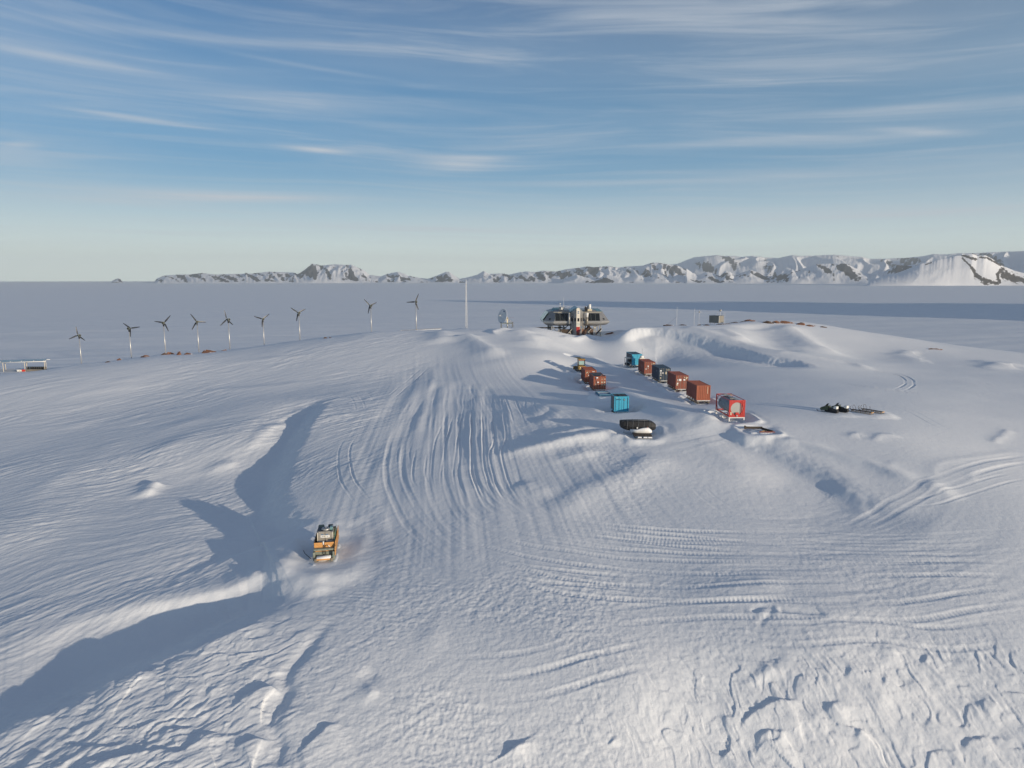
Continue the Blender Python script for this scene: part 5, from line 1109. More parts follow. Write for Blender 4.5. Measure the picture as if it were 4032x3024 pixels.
# ------------------------------------------------------------------ wind turbines on the ridge
def turbine_proto():
    t = thing('wind_turbine', 'x', 'wind turbine', (0, 0, 0), 0, 'wind turbines along the ridge'); 
    MB().cyl((0, 0, -1.5), (0, 0, 8.35), .155, .11, 14).build('mast', M['mast_steel'], t)
    b = MB(); b.box((0, 0, -.05), (.9, .12, .08)); b.box((0, 0, -.05), (.12, .9, .08)); b.build('base_flange', M['black_plastic'], t)
    # head: local +x points to the round rear cap, the rotor sits at -x
    b = MB(); b.loft([[(-.16, -.13, 8.3), (.16, -.13, 8.3), (.16, .13, 8.3), (-.16, .13, 8.3)], [(-.34, -.19, 9.0), (.22, -.19, 9.0), (.22, .19, 9.0), (-.34, .19, 9.0)], [(-.42, -.2, 9.35), (.3, -.2, 9.35), (.3, .2, 9.35), (-.42, .2, 9.35)]])
    b.build('yaw_skirt', M['black_plastic'], t)
    MB().lathe([(.02, -.62), (.2, -.6), (.27, -.3), (.30, .2), (.33, .42), (.32, .5), (.02, .52)], (0, 0, 9.35), 20, 'x').build('nacelle', M['black_blade'], t)
    MB().lathe([(.30, .0), (.39, .04), (.40, .14), (.36, .18), (.30, .18)], (.42, 0, 9.35), 22, 'x', caps=False).build('rear_ring', M['olive_metal'], t)
    return t
def rotor(t, angles):
    hub = MB().lathe([(.02, -1.06), (.14, -1.02), (.22, -.9), (.24, -.72), (.2, -.6), (.02, -.6)], (0, 0, 9.35), 14, 'x').build('hub', M['olive_metal'], t)
    for a in angles:
        # angle as seen from the rotor's front; blade swept back along -x
        b = MB(); e = Vector((0, math.cos(a), math.sin(a))); s_ = Vector((-.20, 0, 0)); k = Vector((1, 0, 0)).cross(e)
        rings = []
        for r, ch, tk in ((.12, .26, .10), (.35, .30, .09), (.55, .44, .07), (1.2, .38, .055), (2.0, .29, .045), (2.62, .20, .035), (2.74, .12, .02)):
            c = Vector((-.86, 0, 9.35)) + e * r + s_ * (r * .55); tw = .35 - .10 * r; w = (k * math.cos(tw) + Vector((1, 0, 0)) * math.sin(tw)); n = e.cross(w).normalized()
            rings.append([c - w * ch * .5, c + n * tk, c + w * ch * .5, c - n * tk])
        b.loft(rings); b.build('blade', M['black_blade'], t)
TURB = [  # base pixel, yaw of the rear cap (degrees from +x, ccw), blade angles as seen in the photo, label
    (322, 1437, -37, (94, 203, 318), 'wind turbine at the far left end of the row, nearest the solar canopy'),
    (518, 1413, -88, (145, 8, 262), 'wind turbine second from the left end, one blade hanging down its mast'),
    (653, 1396, -78, (172, 50, 290), 'wind turbine beside the largest rust brown rock, one blade level to the left'),
    (784, 1390, -58, (122, -5, 240), 'wind turbine with a white oval on its neck and a blade level to the right'),
    (906, 1379, -38, (97, 222, 320), 'wind turbine with a white oval on its neck and one blade pointing straight up'),
    (1041, 1364, -62, (160, 35, 265), 'sixth wind turbine from the left, its foot hidden by snow'),
    (1182, 1347, -58, (143, 25, 258), 'wind turbine left of the wide gap in the row, its foot at the snow slope'),
    (1463, 1311, -58, (130, 20, 258), 'wind turbine second from the lattice mast, standing behind the snow crest'),
    (1640, 1305, -70, (183, 65, 292), 'wind turbine nearest the lattice mast, rising from the white walkway')]
def build_turbines():
    proto = turbine_proto(); first = True; kids = [c for c in proto.children]
    for i, (u, v, yaw, angs, lab) in enumerate(TURB):
        if i == 0: t = proto
        else:
            t = proto.copy(); COL.objects.link(t)
            for k in kids: c = k.copy(); COL.objects.link(c); c.parent = t
        d = 9.35 * FPX / [116, 119, 124, 122, 120, 110, 114, 110, 115][i] * .995
        p = atD(u, v, d)
        if i in (5, 7): p = Vector((p.x, p.y, p.z - .3))
        t.location = p; t.rotation_euler = (0, 0, rad(yaw)); t['label'] = lab
        # the photo sees the rotor from behind (cap towards us): blade angle a in the picture -> local
        rotor(t, [math.pi - rad(a) if False else rad(a) for a in angs]) if False else rotor(t, [math.pi / 1 * 0 + rad(a) for a in angs])
        if i in (3, 4): MB().lathe([(.01, 0), (.10, 0), (.10, .02), (.01, .02)], (0, 0, 0), 14).build('white_oval', M['label_white'], t, (.10, -.17, 8.85), (rad(97), 0, rad(20)))
        PADS.append((p.x, p.y, .3, .3, 0, p.z, 2.2, .0))

# ------------------------------------------------------------------ mast, dish, shelter, antennas
def build_ridge_gear():
    p = atD(1837, 1293, 224); t = thing('lattice_mast', 'tall slender white lattice mast on the ridge crest', 'mast', p); H = 15.9
    for k in range(3):
        a = math.pi / 2 + k * 2 * math.pi / 3; MB().tube([(.42 * math.cos(a), .42 * math.sin(a), -.6), (.10 * math.cos(a), .10 * math.sin(a), H - 1.6)], .04, 6).build('leg', M['white_paint'], t)
    b = MB(); n = 26
    for i in range(n):
        z0, z1 = i * (H - 1.8) / n, (i + 1) * (H - 1.8) / n; r0, r1 = .42 - .32 * z0 / (H - 1.6), .42 - .32 * z1 / (H - 1.6)
        for k in range(3):
            a0 = math.pi / 2 + k * 2 * math.pi / 3; a1 = a0 + 2 * math.pi / 3
            if i % 2: a0, a1 = a1, a0
            b.cyl((r0 * math.cos(a0), r0 * math.sin(a0), z0), (r1 * math.cos(a1), r1 * math.sin(a1), z1), .02, n=4, caps=False)
    b.build('bracing', M['white_paint'], t); MB().cyl((0, 0, H - 2.6), (0, 0, H), .09, .07, 8).build('top_tube', M['white_paint'], t)
    for z, x in ((H - 1.6, -.9), (7.3, -.75)): MB().box((x / 2, 0, z), (abs(x), .05, .05)).build('side_arm', M['galvanised'], t)
    PADS.append((p.x, p.y, .6, .6, 0, p.z, 2.5, 0))
    # satellite dish
    p = atD(1996, 1290, 210); t = thing('satellite_dish', 'large white satellite dish on a steel frame, tilted to the left', 'satellite dish', (p.x, p.y, p.z - .2), rad(0))
    ax = Vector((-.78, -.58, .20)).normalized(); hub = Vector((-.55, -.35, 3.55)); R = 2.25
    q = Vector((0, 0, 1)).rotation_difference(ax).to_matrix(); prof = [(r * R, .95 * r * r) for r in (0.01, .15, .3, .45, .6, .75, .88, .96, 1.0)]
    b = MB(); b.lathe(prof + [(R * 1.0, .88), (R * .9, .70), (R * .6, .28), (R * .42, .02), (R * .2, -.28), (.25, -.42), (.01, -.42)], hub + ax * .1, 48, q, caps=False); b.build('reflector', M['dish_white'], t)
    b = MB(); u_ = ax.orthogonal().normalized(); w_ = ax.cross(u_); f = hub + ax * 2.0
    for k in range(3): a = k * 2 * math.pi / 3 + .5; b.tube([hub + ax * .45 + (u_ * math.cos(a) + w_ * math.sin(a)) * R * .45, f], .035, 5)
    b.build('feed_strut', M['white_paint'], t); MB().cyl(f - ax * .15, f + ax * .2, .14, n=10).build('feed_horn', M['white_paint'], t)
    e = hub + ax * 1.02 + Vector((.1, .0, 1.0)); up = (Vector((0, 0, 1)) - ax * ax.z).normalized(); sd_ = up.cross(ax); cc = hub + ax * .72 + up * 1.55
    MB().quad(cc - sd_ * .35 - up * .2, cc + sd_ * .35 - up * .2, cc + sd_ * .25 + up * .25, cc - sd_ * .25 + up * .25, .015).build('dish_logo', M['label_blue'], t)
    b = MB(); b.box((.15, .0, 2.55), (.42, .5, 1.7), bev=.03); b.box((-.1, -.1, 2.9), (.5, .3, 1.0), Matrix.Rotation(rad(20), 3, 'Y')); b.build('drive_housing', M['label_cream'], t); MB().box((.0, -.3, 2.6), (.1, .1, 2.0)).build('upright', M['white_paint'], t)
    MB().cyl((.15, 0, 0), (.15, 0, 1.7), .2, n=14).build('pedestal', M['galvanised'], t)
    for x in (-1.75, 1.75):
        for y in (-.7, .7): MB().box((x, y, .9), (.42 if y < 0 else .26, .26, 2.1)).build('frame_post', M['grey_side'], t)
    b = MB(); b.box((0, -.7, 1.55), (3.3, .12, .16)); b.box((0, .7, 1.6), (3.3, .12, .16)); b.box((0, 0, 1.62), (.4, 1.4, .12)); b.build('frame_beam', M['olive_metal'], t)
    b = MB(); b.tube([(.4, 0, 2.8), (1.7, .6, 1.7)], .07, 6); b.tube([(.4, -.2, 1.6), (.9, -.4, .6), (1.5, -.5, .3)], .05, 6); b.build('brace', M['galvanised'], t)
    MB().tube([(.4, 0, 3.1), (2.2, 0, 3.3)], .02, 4).build('rod', M['rust_orange'], t)
    # shelter box with instruments
    p = atD(2820, 1277, 232); rz = rad(46); t = thing('instrument_shelter', 'weathered grey plywood shelter on short stilts on the crest', 'shelter', (p.x, p.y, p.z - .1), rz)
    MB().box((0, 0, 1.85), (3.45, 3.6, 2.35), bev=.03).build('wall', mat('shelter_board', (.27, .25, .21), .6, .2, .12, .5), t); MB().box((0, 0, 3.06), (3.6, 3.75, .07)).build('roof', M['grey_side'], t)
    MB().box((-1.74, -1.82, 1.85), (.12, .12, 2.4)).build('corner_trim', M['cream'], t)
    for x in (-1.5, 1.5):
        for y in (-1.5, 1.5): MB().cyl((x, y, -.4), (x, y, .7), .07, n=8).build('stilt', M['galvanised'], t)
    MB().cyl((.2, -1.2, 3.1), (.2, -1.2, 4.3), .05, n=6).build('instrument_pole', M['white_paint'], t); MB().lathe([(.05, -.3), (.3, -.1), (.32, .25), (.1, .4)], (.15, -1.2, 4.7), 14).build('instrument_head', M['lock_rod'], t); MB().lathe([(.02, -.2), (.2, 0), (.02, .2)], (.5, -1.35, 4.95), 12).build('white_sensor', M['white_paint'], t)
    MB().cyl((1.5, -1.5, 3.1), (1.5, -1.5, 3.8), .05, n=6).build('vent_pipe', M['galvanised'], t); MB().cyl((-1.2, -1.0, 3.1), (-1.2, -1.0, 3.9), .04, n=6).build('vent_pipe', M['galvanised'], t)
    PADS.append((p.x, p.y, 2.0, 2.0, 0, p.z - .1, 2.5, 0))
    for (u, v, vt, lab, arm) in [(2664, 1275, 1208, 'thin white antenna pole with a stay wire, left of the plywood shelter', 0), (2733, 1276, 1215, 'thin white antenna pole standing between the stayed pole and the crossed pole', 0), (2752, 1276, 1219, 'slim pole with a horizontal cross arm just left of the plywood shelter', 1), (2853, 1275, 1231, 'short thin pole rising behind the right corner of the plywood shelter', 0)]:
        p = atD(u, v, 228); h = (v - vt) * 228 / FPX; t = thing('antenna_pole', lab, 'antenna', p, 0, 'thin antenna poles on the crest')
        MB().cyl((0, 0, -.5), (0, 0, h), .045 if not arm else .03, .03, 6).build('pole', M['white_paint'], t)
        if arm: MB().cyl((-.95, 0, h - .9), (.95, .1, h - .8), .035, n=5).build('cross_arm', M['white_paint'], t); MB().lathe([(.02, -.25), (.22, -.2), (.22, .2), (.02, .25)], (0, 0, h - .85), 10).build('sensor', M['lock_rod'], t)
        if u == 2664: MB().tube([(0, 0, h * .42), (-2.9, -.2, -.1)], .02, 4).build('stay_wire', M['black_plastic'], t)
    # white walkway by the last turbine
    p = atD(1575, 1299, 203); q = atD(1735, 1298, 212); c = (p + q) / 2; d = q - p
    t = thing('walkway', 'low white railed walkway lying along the crest behind the last turbine', 'walkway', (c.x, c.y, c.z - .25), math.atan2(d.y, d.x)); L = d.length
    MB().box((0, 0, .02), (L, .9, .12)).build('deck', M['grey_side'], t); MB().box((0, -.45, .10), (L * .99, .06, .22)).build('side_beam', M['white_paint'], t); MB().box((0, -.45, .42), (L, .05, .07)).build('hand_rail', M['grey_timber'], t)
    for k in range(6): MB().box((-L / 2 + .2 + k * (L - .4) / 5, -.45, .28), (.06, .06, .34)).build('rail_post', M['white_paint'], t)
    # solar canopy at the left edge, barrels, little crates
    base_ = atD(100, 1459, 190)
    def cp(u, v, d): return atD(u, v, d)
    A = cp(-40, 1429, 188); B = cp(178, 1423, 188); C_2 = cp(197, 1415.6, 192.5); D_ = cp(-30, 1419, 192.5)
    t = thing('solar_canopy', 'long tilted solar panel canopy on thin posts at the left edge', 'solar canopy', (A.x, A.y, base_.z)); O = Vector((A.x, A.y, base_.z))
    ex = (B - A); ey = (D_ - A)
    for k in range(5):
        a, b_ = k / 5 + .004, (k + 1) / 5 - .004; MB().quad(A - O + ex * a + ey * .04, A - O + ex * b_ + ey * .04, A - O + ex * b_ + ey * .96, A - O + ex * a + ey * .96, .04).build('solar_panel', M['solar_cell'] if k != 9 else M['grey_side'], t)
    for (s0, s1) in ((0, .0), (1, 1)): pass
    MB().tube([A - O, B - O], .10, 6).build('front_rail', M['white_paint'], t); MB().tube([D_ - O, C_2 - O], .07, 6).build('rear_rail', M['white_paint'], t)
    for k in (.18, .36, .56, .78, .97, 1.0): MB().tube([A - O + ex * k, A - O + ex * k + ey], .09, 5).build('cross_rail', M['white_paint'], t)
    for k in (.10, .23, .62, .98):
        for m_ in (0, 1):
            tp = A - O + ex * k + ey * m_; MB().cyl((tp.x, tp.y, -.6), tp, .085, n=6).build('post', M['lock_rod'], t)
    tp = A - O + ex * .64; MB().tube([(tp.x + .1, tp.y, 0), (tp.x + .5, tp.y, tp.z)], .06, 5).build('brace', M['lock_rod'], t)
    PADS.append((O.x + 7, O.y + 2, 8.5, 2.8, 0, base_.z - .1, 3.0, 0))
    r = thing('barrel_rack', 'low pale timber rack under the solar canopy holding dark barrels', 'rack', (cp(144, 1456, 190).x, cp(144, 1456, 190).y, base_.z - .05)); MB().box((0, 0, .16), (5.6, 1.3, .22)).build('rack_deck', M['lock_rod'], r); MB().box((0, -.66, .30), (5.6, .06, .3)).build('front_board', M['lock_rod'], r)
    for k in range(9):
        o = MB().lathe([(.02, 0), (.27, 0), (.28, .05), (.27, .3), (.285, .31), (.27, .33), (.28, .82), (.26, .86), (.02, .84)], (0, 0, 0), 14).build('barrel', M['navy'] if k == 1 else M['black_plastic'], None, (r.location.x - 2.5 + k * .62, r.location.y + .05 * (k % 2), r.location.z + .28))
        tag(o, 'blue barrel second from the left on the rack under the solar canopy' if k == 1 else 'black barrel standing in the row on the rack under the solar canopy', 'barrel', 'barrels on the rack under the canopy')
    for k, (u, mm, lab) in enumerate([(73, 'white_paint', 'small white crate leftmost of three in the snow left of the barrel rack'), (83, 'cream', 'small cream crate between the white crate and the red crate'), (92, 'red_paint', 'small red crate against the post of the solar canopy')]):
        p = cp(u, 1455 - k, 188); o = MB().box((0, 0, .22), (.62, .6, .5), bev=.03).build('crate', M[mm], None, (p.x, p.y, base_.z + .05), (0, 0, rad(4))); tag(o, lab, 'crate', 'small crates beside the barrel rack')
# ------------------------------------------------------------------ rocks
def rock_spot(u, v):
    for k in range(-2, 14):
        g = G([(u, v + 3 + 1.5 * k)])[0]
        if g[1] < 255: break
    x, y = float(g[0]), float(g[1]); return Vector((x, y, land1(x, y)))
def rock(u, v, w, h, d, lab, seed, col='rock', dy=.6):
    r = random.Random(seed); p = rock_spot(u, v) if d is None else atD(u, v, d); b = MB(); n = 18; rings = []
    ph = [r.uniform(0, 6.28) for _ in range(4)]
    for i, (zz, k) in enumerate(((-.9, 1.1), (-.05, 1.04), (.22, .95), (.45, .78), (.66, .58), (.82, .30), (.88, .08))):
        ring = []
        for j in range(n):
            a = 2 * math.pi * j / n; q = k * (1 + .22 * math.sin(2 * a + ph[0]) + .16 * math.sin(3 * a + ph[1]) + .10 * math.sin(5 * a + ph[2])) * r.uniform(.90, 1.10)
            ring.append(Vector(((w / 2) * q * math.cos(a) + w * .07 * i * math.cos(ph[3]), (w / 2) * dy * q * math.sin(a), h * zz * (1 + .30 * math.sin(a * 2 + ph[1]) + .15 * math.sin(a * 3 + ph[2])) * r.uniform(.8, 1.15))))
        rings.append(ring)
    b.loft(rings); o = b.build('rock', M[col], None, (p.x, p.y, p.z - .1), (0, 0, r.uniform(-.3, .3))); return tag(o, lab, 'rock', 'rocks showing through the snow on the crest')
def build_rocks():
    R = [(430, 1425, 1.4, .25, 'flat brown sliver of rock left of the second turbine'), (468, 1416, 1.5, .45, 'small rust rock with snow just left of the second turbine mast'), (575, 1406, 3.0, .5, 'long rust rock between the second and third turbines'),
         (640, 1398, 1.8, .5, 'brown rock at the foot of the third turbine'), (672, 1393, 2.4, .55, 'rock right behind the third turbine mast'), (702, 1398, 1.6, .85, 'blocky orange rock, the tallest near the third turbine'), (745, 1396, 2.2, .4, 'low rock left of the fourth turbine'),
         (828, 1389, 3.9, .6, 'wide rust slab between the fourth and fifth turbines'), (880, 1382, 1.4, .3, 'small rust sliver left of the fifth turbine'), (1284, 1333, 1.0, .35, 'dark pebble pile left of the wide gap crest'), (1302, 1331, .7, .25, 'tiny dark stone beside the dark pebble pile'),
         (2398, 1285, 2.6, .7, 'orange rock on the snow right of the station'), (2640, 1275, 3.4, .35, 'thin brown outcrop under the stayed antenna pole'), (2695, 1278, 2.6, .3, 'thin brown outcrop between the antenna poles'), (2750, 1277, 1.4, .3, 'small dark rock left of the plywood shelter'), (2786, 1281, 2.0, .35, 'dark rock under the left corner of the plywood shelter'), (2840, 1276, 4.6, .3, 'long dark outcrop under the plywood shelter'),
         (2885, 1272, 3.0, .35, 'dark rock right of the plywood shelter'), (2918, 1268, 3.2, .4, 'brown outcrop climbing the first rise right of the shelter'), (2945, 1264, 3.0, .5, 'rust outcrop on top of the first rise right of the shelter'), (2965, 1266, 2.0, .35, 'small rust rock at the right end of the first rise'),
         (3025, 1271, 4.2, .5, 'brown outcrop at the left end of the right crest'), (3062, 1271, 3.4, .5, 'ochre outcrop in the middle of the right crest'), (3100, 1272, 4.2, .6, 'rust outcrop on the right crest left of the bright snow lip'), (3145, 1277, 3.6, .5, 'rust outcrop at the right end of the right crest'), (3190, 1283, 3.4, .3, 'thin rust outcrop below the right crest'), (3240, 1287, 3.0, .25, 'thin brown outcrop where the right crest falls away'),
         (3660, 1375, 1.6, .3, 'dark green grey stone far down the right slope'), (3685, 1375, 2.6, .25, 'low rust rock far down the right slope')]
    for i, (u, v, w, h, lab) in enumerate(R):
        rock(u, v, w, h * (1.1 if u < 1200 else 1.1), None, lab, i * 7 + 3, col='dark_rock' if ('dark' in lab or 'brown' in lab) else 'rock')
    rock(2235, 1313, 3.2, 1.2, 222, 'big dark brown rock under the left part of the station', 201, col='dark_rock'); rock(2314, 1301, 3.4, 1.3, 222, 'big rust brown rock under the right part of the station', 202, dy=.9, col='dark_rock'); rock(2290, 1303, 1.8, .8, 220, 'ochre topped rock beside the station entrance tower', 203)

# ------------------------------------------------------------------ snowmobiles and cargo sleds
def snowmobile(u, v, lab):
    p = rock_spot(u, v + 6); t = thing('snowmobile', lab, 'snowmobile', p, rad(33), 'snowmobiles parked side by side')      # local +y is forward
    K = M['black_plastic']
    MB().prism([(-1.5, .12), (-1.35, .02), (.35, .02), (.55, .2), (.45, .42), (-1.45, .42)], -.26, .26, 'yz').build('track', M['black_rubber'], t)
    MB().prism([(-1.5, .42), (-.1, .42), (.2, .62), (-.25, .84), (-1.25, .80), (-1.5, .66)], -.24, .24, 'yz').build('seat', K, t)
    b = MB(); b.loft([[(-.4, -.1, .4), (.4, -.1, .4), (.34, -.1, .98), (-.34, -.1, .98)], [(-.46, .5, .3), (.46, .5, .3), (.36, .5, .96), (-.36, .5, .96)], [(-.38, 1.1, .3), (.38, 1.1, .3), (.28, 1.1, .7), (-.28, 1.1, .7)], [(-.2, 1.4, .36), (.2, 1.4, .36), (.14, 1.4, .5), (-.14, 1.4, .5)]]); b.build('hood', M['green_canvas'], t)
    b = MB(); b.loft([[(-.34, .45, .95), (.34, .45, .95), (.32, .52, .95), (-.32, .52, .95)], [(-.26, .12, 1.38), (.26, .12, 1.38), (.24, .17, 1.38), (-.24, .17, 1.38)]]); b.build('windshield', M['dark_glass'], t)
    MB().tube([(-.42, -.05, 1.05), (-.2, .08, 1.12), (.2, .08, 1.12), (.42, -.05, 1.05)], .03, 6).build('handlebar', K, t)
    for x in (-.48, .48):
        b = MB(); b.loft([[(x - .08, y, z), (x + .08, y, z), (x + .08, y, z + .04), (x - .08, y, z + .04)] for y, z in ((.35, .02), (1.4, .0), (1.62, .08), (1.74, .24))]); b.build('ski', K, t)
        MB().cyl((x * .7, .85, .45), (x, .85, .05), .035, n=6).build('ski_leg', K, t)
    MB().box((0, -1.2, .92), (.56, .5, .42), bev=.05).build('rear_box', M['white_paint'], t)
    MB().box((0, -1.54, .3), (.5, .06, .3)).build('snow_flap', M['black_rubber'], t)
    PADS.append((p.x, p.y, .8, .8, 0, p.z + .02, 1.0, 0)); return t
def cargo_sled(u, v, lab):
    p = rock_spot(u, v + 6); t = thing('wooden_sled', lab, 'sled', p, rad(32), 'wooden cargo sleds beside the snowmobiles'); T = M['timber']
    for x in (-.36, .36):
        b = MB(); b.loft([[(x - .05, y, z), (x + .05, y, z), (x + .05, y, z + .05), (x - .05, y, z + .05)] for y, z in ((-1.9, .0), (1.3, .0), (1.75, .1), (2.0, .35), (2.0, .6), (1.85, .75))]); b.build('runner', M['dark_timber'], t)
    for k in range(5): MB().prism([(-.36, .04), (-.3, .28), (.3, .28), (.36, .04), (.32, .04), (.27, .24), (-.27, .24), (-.32, .04)], -1.7 + k * .75, -1.63 + k * .75).build('bridge', T, t)
    b = MB()
    for k in range(5): b.box((-.32 + k * .16, -.2, .32), (.11, 3.5, .025))
    b.build('deck_slats', M['dark_timber'], t); MB().box((0, -1.93, .30), (.78, .07, .10)).build('rear_bar', mat('fresh_wood', (.62, .36, .14), .6, 0, .1, 3), t)
    MB().tube([(-.34, 1.0, .34), (-.34, 1.15, .8), (-.2, 1.22, 1.05), (.2, 1.22, 1.05), (.34, 1.15, .8), (.34, 1.0, .34)], .025, 6).build('handle_hoop', M['dark_timber'], t)
    MB().tube([(-.3, .2, .34), (0, .3, .9), (.3, .2, .34)], .02, 5).build('lashing_hoop', M['dark_timber'], t)
    PADS.append((p.x, p.y, .9, .9, 0, p.z + .02, 1.0, 0)); return t
def build_sleds():
    snowmobile(3262, 1620, 'black snowmobile with a white rear box, left of the pair'); snowmobile(3302, 1619, 'black snowmobile with a white rear box, right of the pair, next to the wooden sleds')
    cargo_sled(3388, 1622, 'wooden cargo sled with a bent hoop handle, directly right of the snowmobiles'); cargo_sled(3430, 1622, 'wooden cargo sled with a hoop handle, outermost right of the parked row')

# ------------------------------------------------------------------ the station
def build_station():
    rz = rad(1.5); c = atD(2258, 1306, 231); Z0 = c.z
    t = thing('polar_station', 'silver eight sided research station on stilts with dark window bands and a red entrance door', 'research station', (c.x, c.y, Z0), rz)
    def octo(h, z, ch=3.1): return [(-h + ch, -h, z), (h - ch, -h, z), (h, -h + ch, z), (h, h - ch, z), (h - ch, h, z), (-h + ch, h, z), (-h, h - ch, z), (-h, -h + ch, z)]
    b = MB(); b.loft([octo(9.3, 2.62), octo(9.9, 2.82), octo(10.45, 3.2)]); b.build('belly', M['steel_panel'], t)
    b = MB(); b.loft([octo(10.452, 3.2), octo(10.70, 3.45), octo(10.84, 3.72), octo(10.86, 3.95), octo(10.75, 4.15), octo(10.62, 4.22)], smooth=False); b.build('band', M['steel_band'], t)
    zt, ht, hb, zb = 7.0, 8.75, 10.6, 4.22
    b = MB(); b.loft([octo(hb, zb), octo(ht, zt, 2.7)]); b.build('wall', M['steel_panel'], t)
    b = MB(); b.loft([octo(ht + .06, zt, 2.7), octo(ht + .06, zt + .10, 2.7)]); b.loft([octo(ht - .3, zt + .10, 2.7), octo(ht - 1.4, zt + .55, 2.5)]); b.build('roof', M['teal_glass'] if False else M['steel_panel'], t)
    def wallpt(x, z, out=.03): f = (z - zb) / (zt - zb); return (x, -(hb + (ht - hb) * f) - out, z)
    for x0, x1 in ((-7.1, -2.45), (3.0, 7.35)):
        for k in range(3):
            a = x0 + (x1 - x0) * k / 3 + .05; e = x0 + (x1 - x0) * (k + 1) / 3 - .05
            b = MB(); b.loft([[wallpt(a, 4.32, .002), wallpt(e, 4.32, .002), wallpt(e, 6.62, .002), wallpt(a, 6.62, .002)], [wallpt(a, 4.32, .05), wallpt(e, 4.32, .05), wallpt(e, 6.62, .05), wallpt(a, 6.62, .05)]]); w = b.build('window', M['dark_glass'], t)
            b = MB(); b.loft([[wallpt(a - .05, 4.32, .0), wallpt(a - .01, 4.32, .0), wallpt(a - .01, 6.62, .0), wallpt(a - .05, 6.62, .0)], [wallpt(a - .05, 4.32, .08), wallpt(a - .01, 4.32, .08), wallpt(a - .01, 6.62, .08), wallpt(a - .05, 6.62, .08)]]); b.build('mullion', M['olive_metal'], w)
        MB().box(((x0 + x1) / 2, -8.83, 6.98), (x1 - x0 + 1.0, .14, .10)).build('eaves_rail', M['label_cream'], t)
    # portholes on the front chamfers
    for sx in (-1, 1):
        n = Vector((sx * .707, -.707, 0)); f = (4.75 - zb) / (zt - zb); h = hb + (ht - hb) * f; mid = Vector((sx * (h - 1.5), -(h - 1.5), 4.78)) + n * .06; tn = Vector((sx * .707, .707, 0)); up = Vector((-n.x * .5, -n.y * .5, 1)).normalized()
        MB().quad(mid - tn * .36 - up * .26, mid + tn * .36 - up * .26, mid + tn * .36 + up * .26, mid - tn * .36 + up * .26, .03 * sx).build('porthole', M['dark_glass'], t)
    # solar glass on the left flank and the left roof edge
    for k in range(4):
        y0 = -6.8 + k * 3.5; f = lambda z, o: -(hb + (ht - hb) * (z - zb) / (zt - zb)) - o
        MB().quad((f(4.3, .5), y0, 4.3), (f(6.9, .3), y0, 6.9), (f(6.9, .3), y0 + 3.35, 6.9), (f(4.3, .5), y0 + 3.35, 4.3), .05).build('solar_panel', M['teal_glass'], t)
    for k in range(3):
        MB().quad((-8.3 + k * 1.2, -5.6 + k * .8, 7.2), (-6.6 + k * 1.2, -6.6 + k * .8, 7.2), (-5.6 + k * 1.2, -3.6 + k * .8, 8.2), (-7.3 + k * 1.2, -2.8 + k * .8, 8.2), .05).build('solar_panel', M['teal_glass'], t)
    for k in range(2): MB().quad((4.8 + k * 2.0, -7.4, 7.15), (6.6 + k * 2.0, -7.4, 7.12), (6.3 + k * 1.4, -3.5, 7.9), (4.6 + k * 1.4, -3.5, 7.95), .05).build('solar_panel', M['teal_glass'], t)
    # legs and braces
    for x in (-8.0, -4.2, 4.4, 8.0):
        for y in (-7.6, -2.5, 3.5, 8.0): 
            if abs(x) > 5 or abs(y) > 3: MB().box((x, y, .7), (.38, .38, 4.2)).build('leg', M['galvanised'], t)
    for (p0, p1) in [((-8, -7.6, 2.6), (-6.8, -7.4, 1.0)), ((-4.2, -7.6, 2.6), (-2.9, -8.8, -.4)), ((-5.6, -7.6, 2.6), (-3.0, -7.7, .8)), ((-2.6, -7.6, 2.6), (-5.2, -7.7, .9)), ((4.4, -7.6, 2.6), (4.1, -9.5, -.2)), ((4.4, -3, 2.6), (6.3, -7.7, 2.6)), ((6.6, -7.5, 2.6), (4.9, -8.0, .9)), ((6.9, -7.5, 2.6), (5.2, -8.0, .9)), ((8, -7.6, 2.6), (7.5, -8.6, .2)), ((3.2, -7.6, 2.6), (2.6, -8.3, 1.2)), ((3.7, -7.6, 2.6), (3.5, -8.3, 1.2))]:
        MB().tube([p0, p1], .13, 6).build('brace', M['galvanised'], t)
    # entrance tower
    yb, yf = -8.2, -12.6
    plan = [(-2.15, yb), (-2.15, yb - 1.9), (-1.35, yf + 1.0), (-.62, yf), (.62, yf), (1.35, yf + 1.0), (2.15, yb - 1.9), (2.15, yb)]
    zz = [7.0, 7.0, 7.5, 8.15, 8.15, 7.5, 7.0, 7.0]
    b = MB(); b.loft([[(x, y, -1.4) for x, y in plan], [(x, y, z) for (x, y), z in zip(plan, zz)]]); tw = b.build('entrance_tower', M['steel_panel'], t)
    arc = [(-.58, -.2), (.58, -.2)] + [(.58 * math.cos(a), 8.0 + .5 * math.sin(a)) for a in [k * math.pi / 10 for k in range(11)]]
    b = MB(); b.prism(arc, yf - .12, yf - .01); b.build('front_strip', M['cream'], tw)
    b = MB(); b.prism([(-.66, 7.8)] + [(-.66 * math.cos(a) * 1.0, 8.0 + .6 * math.sin(a)) for a in [k * math.pi / 10 for k in range(11)]] + [(.66, 7.8), (.60, 7.8)] + [(.60 * math.cos(a), 8.0 + .53 * math.sin(a)) for a in [k * math.pi / 10 for k in range(11)]] + [(-.60, 7.8)], yf - .22, yf - .10); b.build('hood_rim', M['steel_band'], tw)
    dr = MB().box((.0, yf - .16, 1.15), (1.06, .08, 2.7)).build('door', M['signal_red'], tw); MB().box((0, yf - .21, 2.15), (.2, .02, .26)).build('door_window', M['ink'], dr); MB().box((0, yf - .205, .25), (1.04, .02, .95)).build('kick_panel', M['rust_red'], dr)
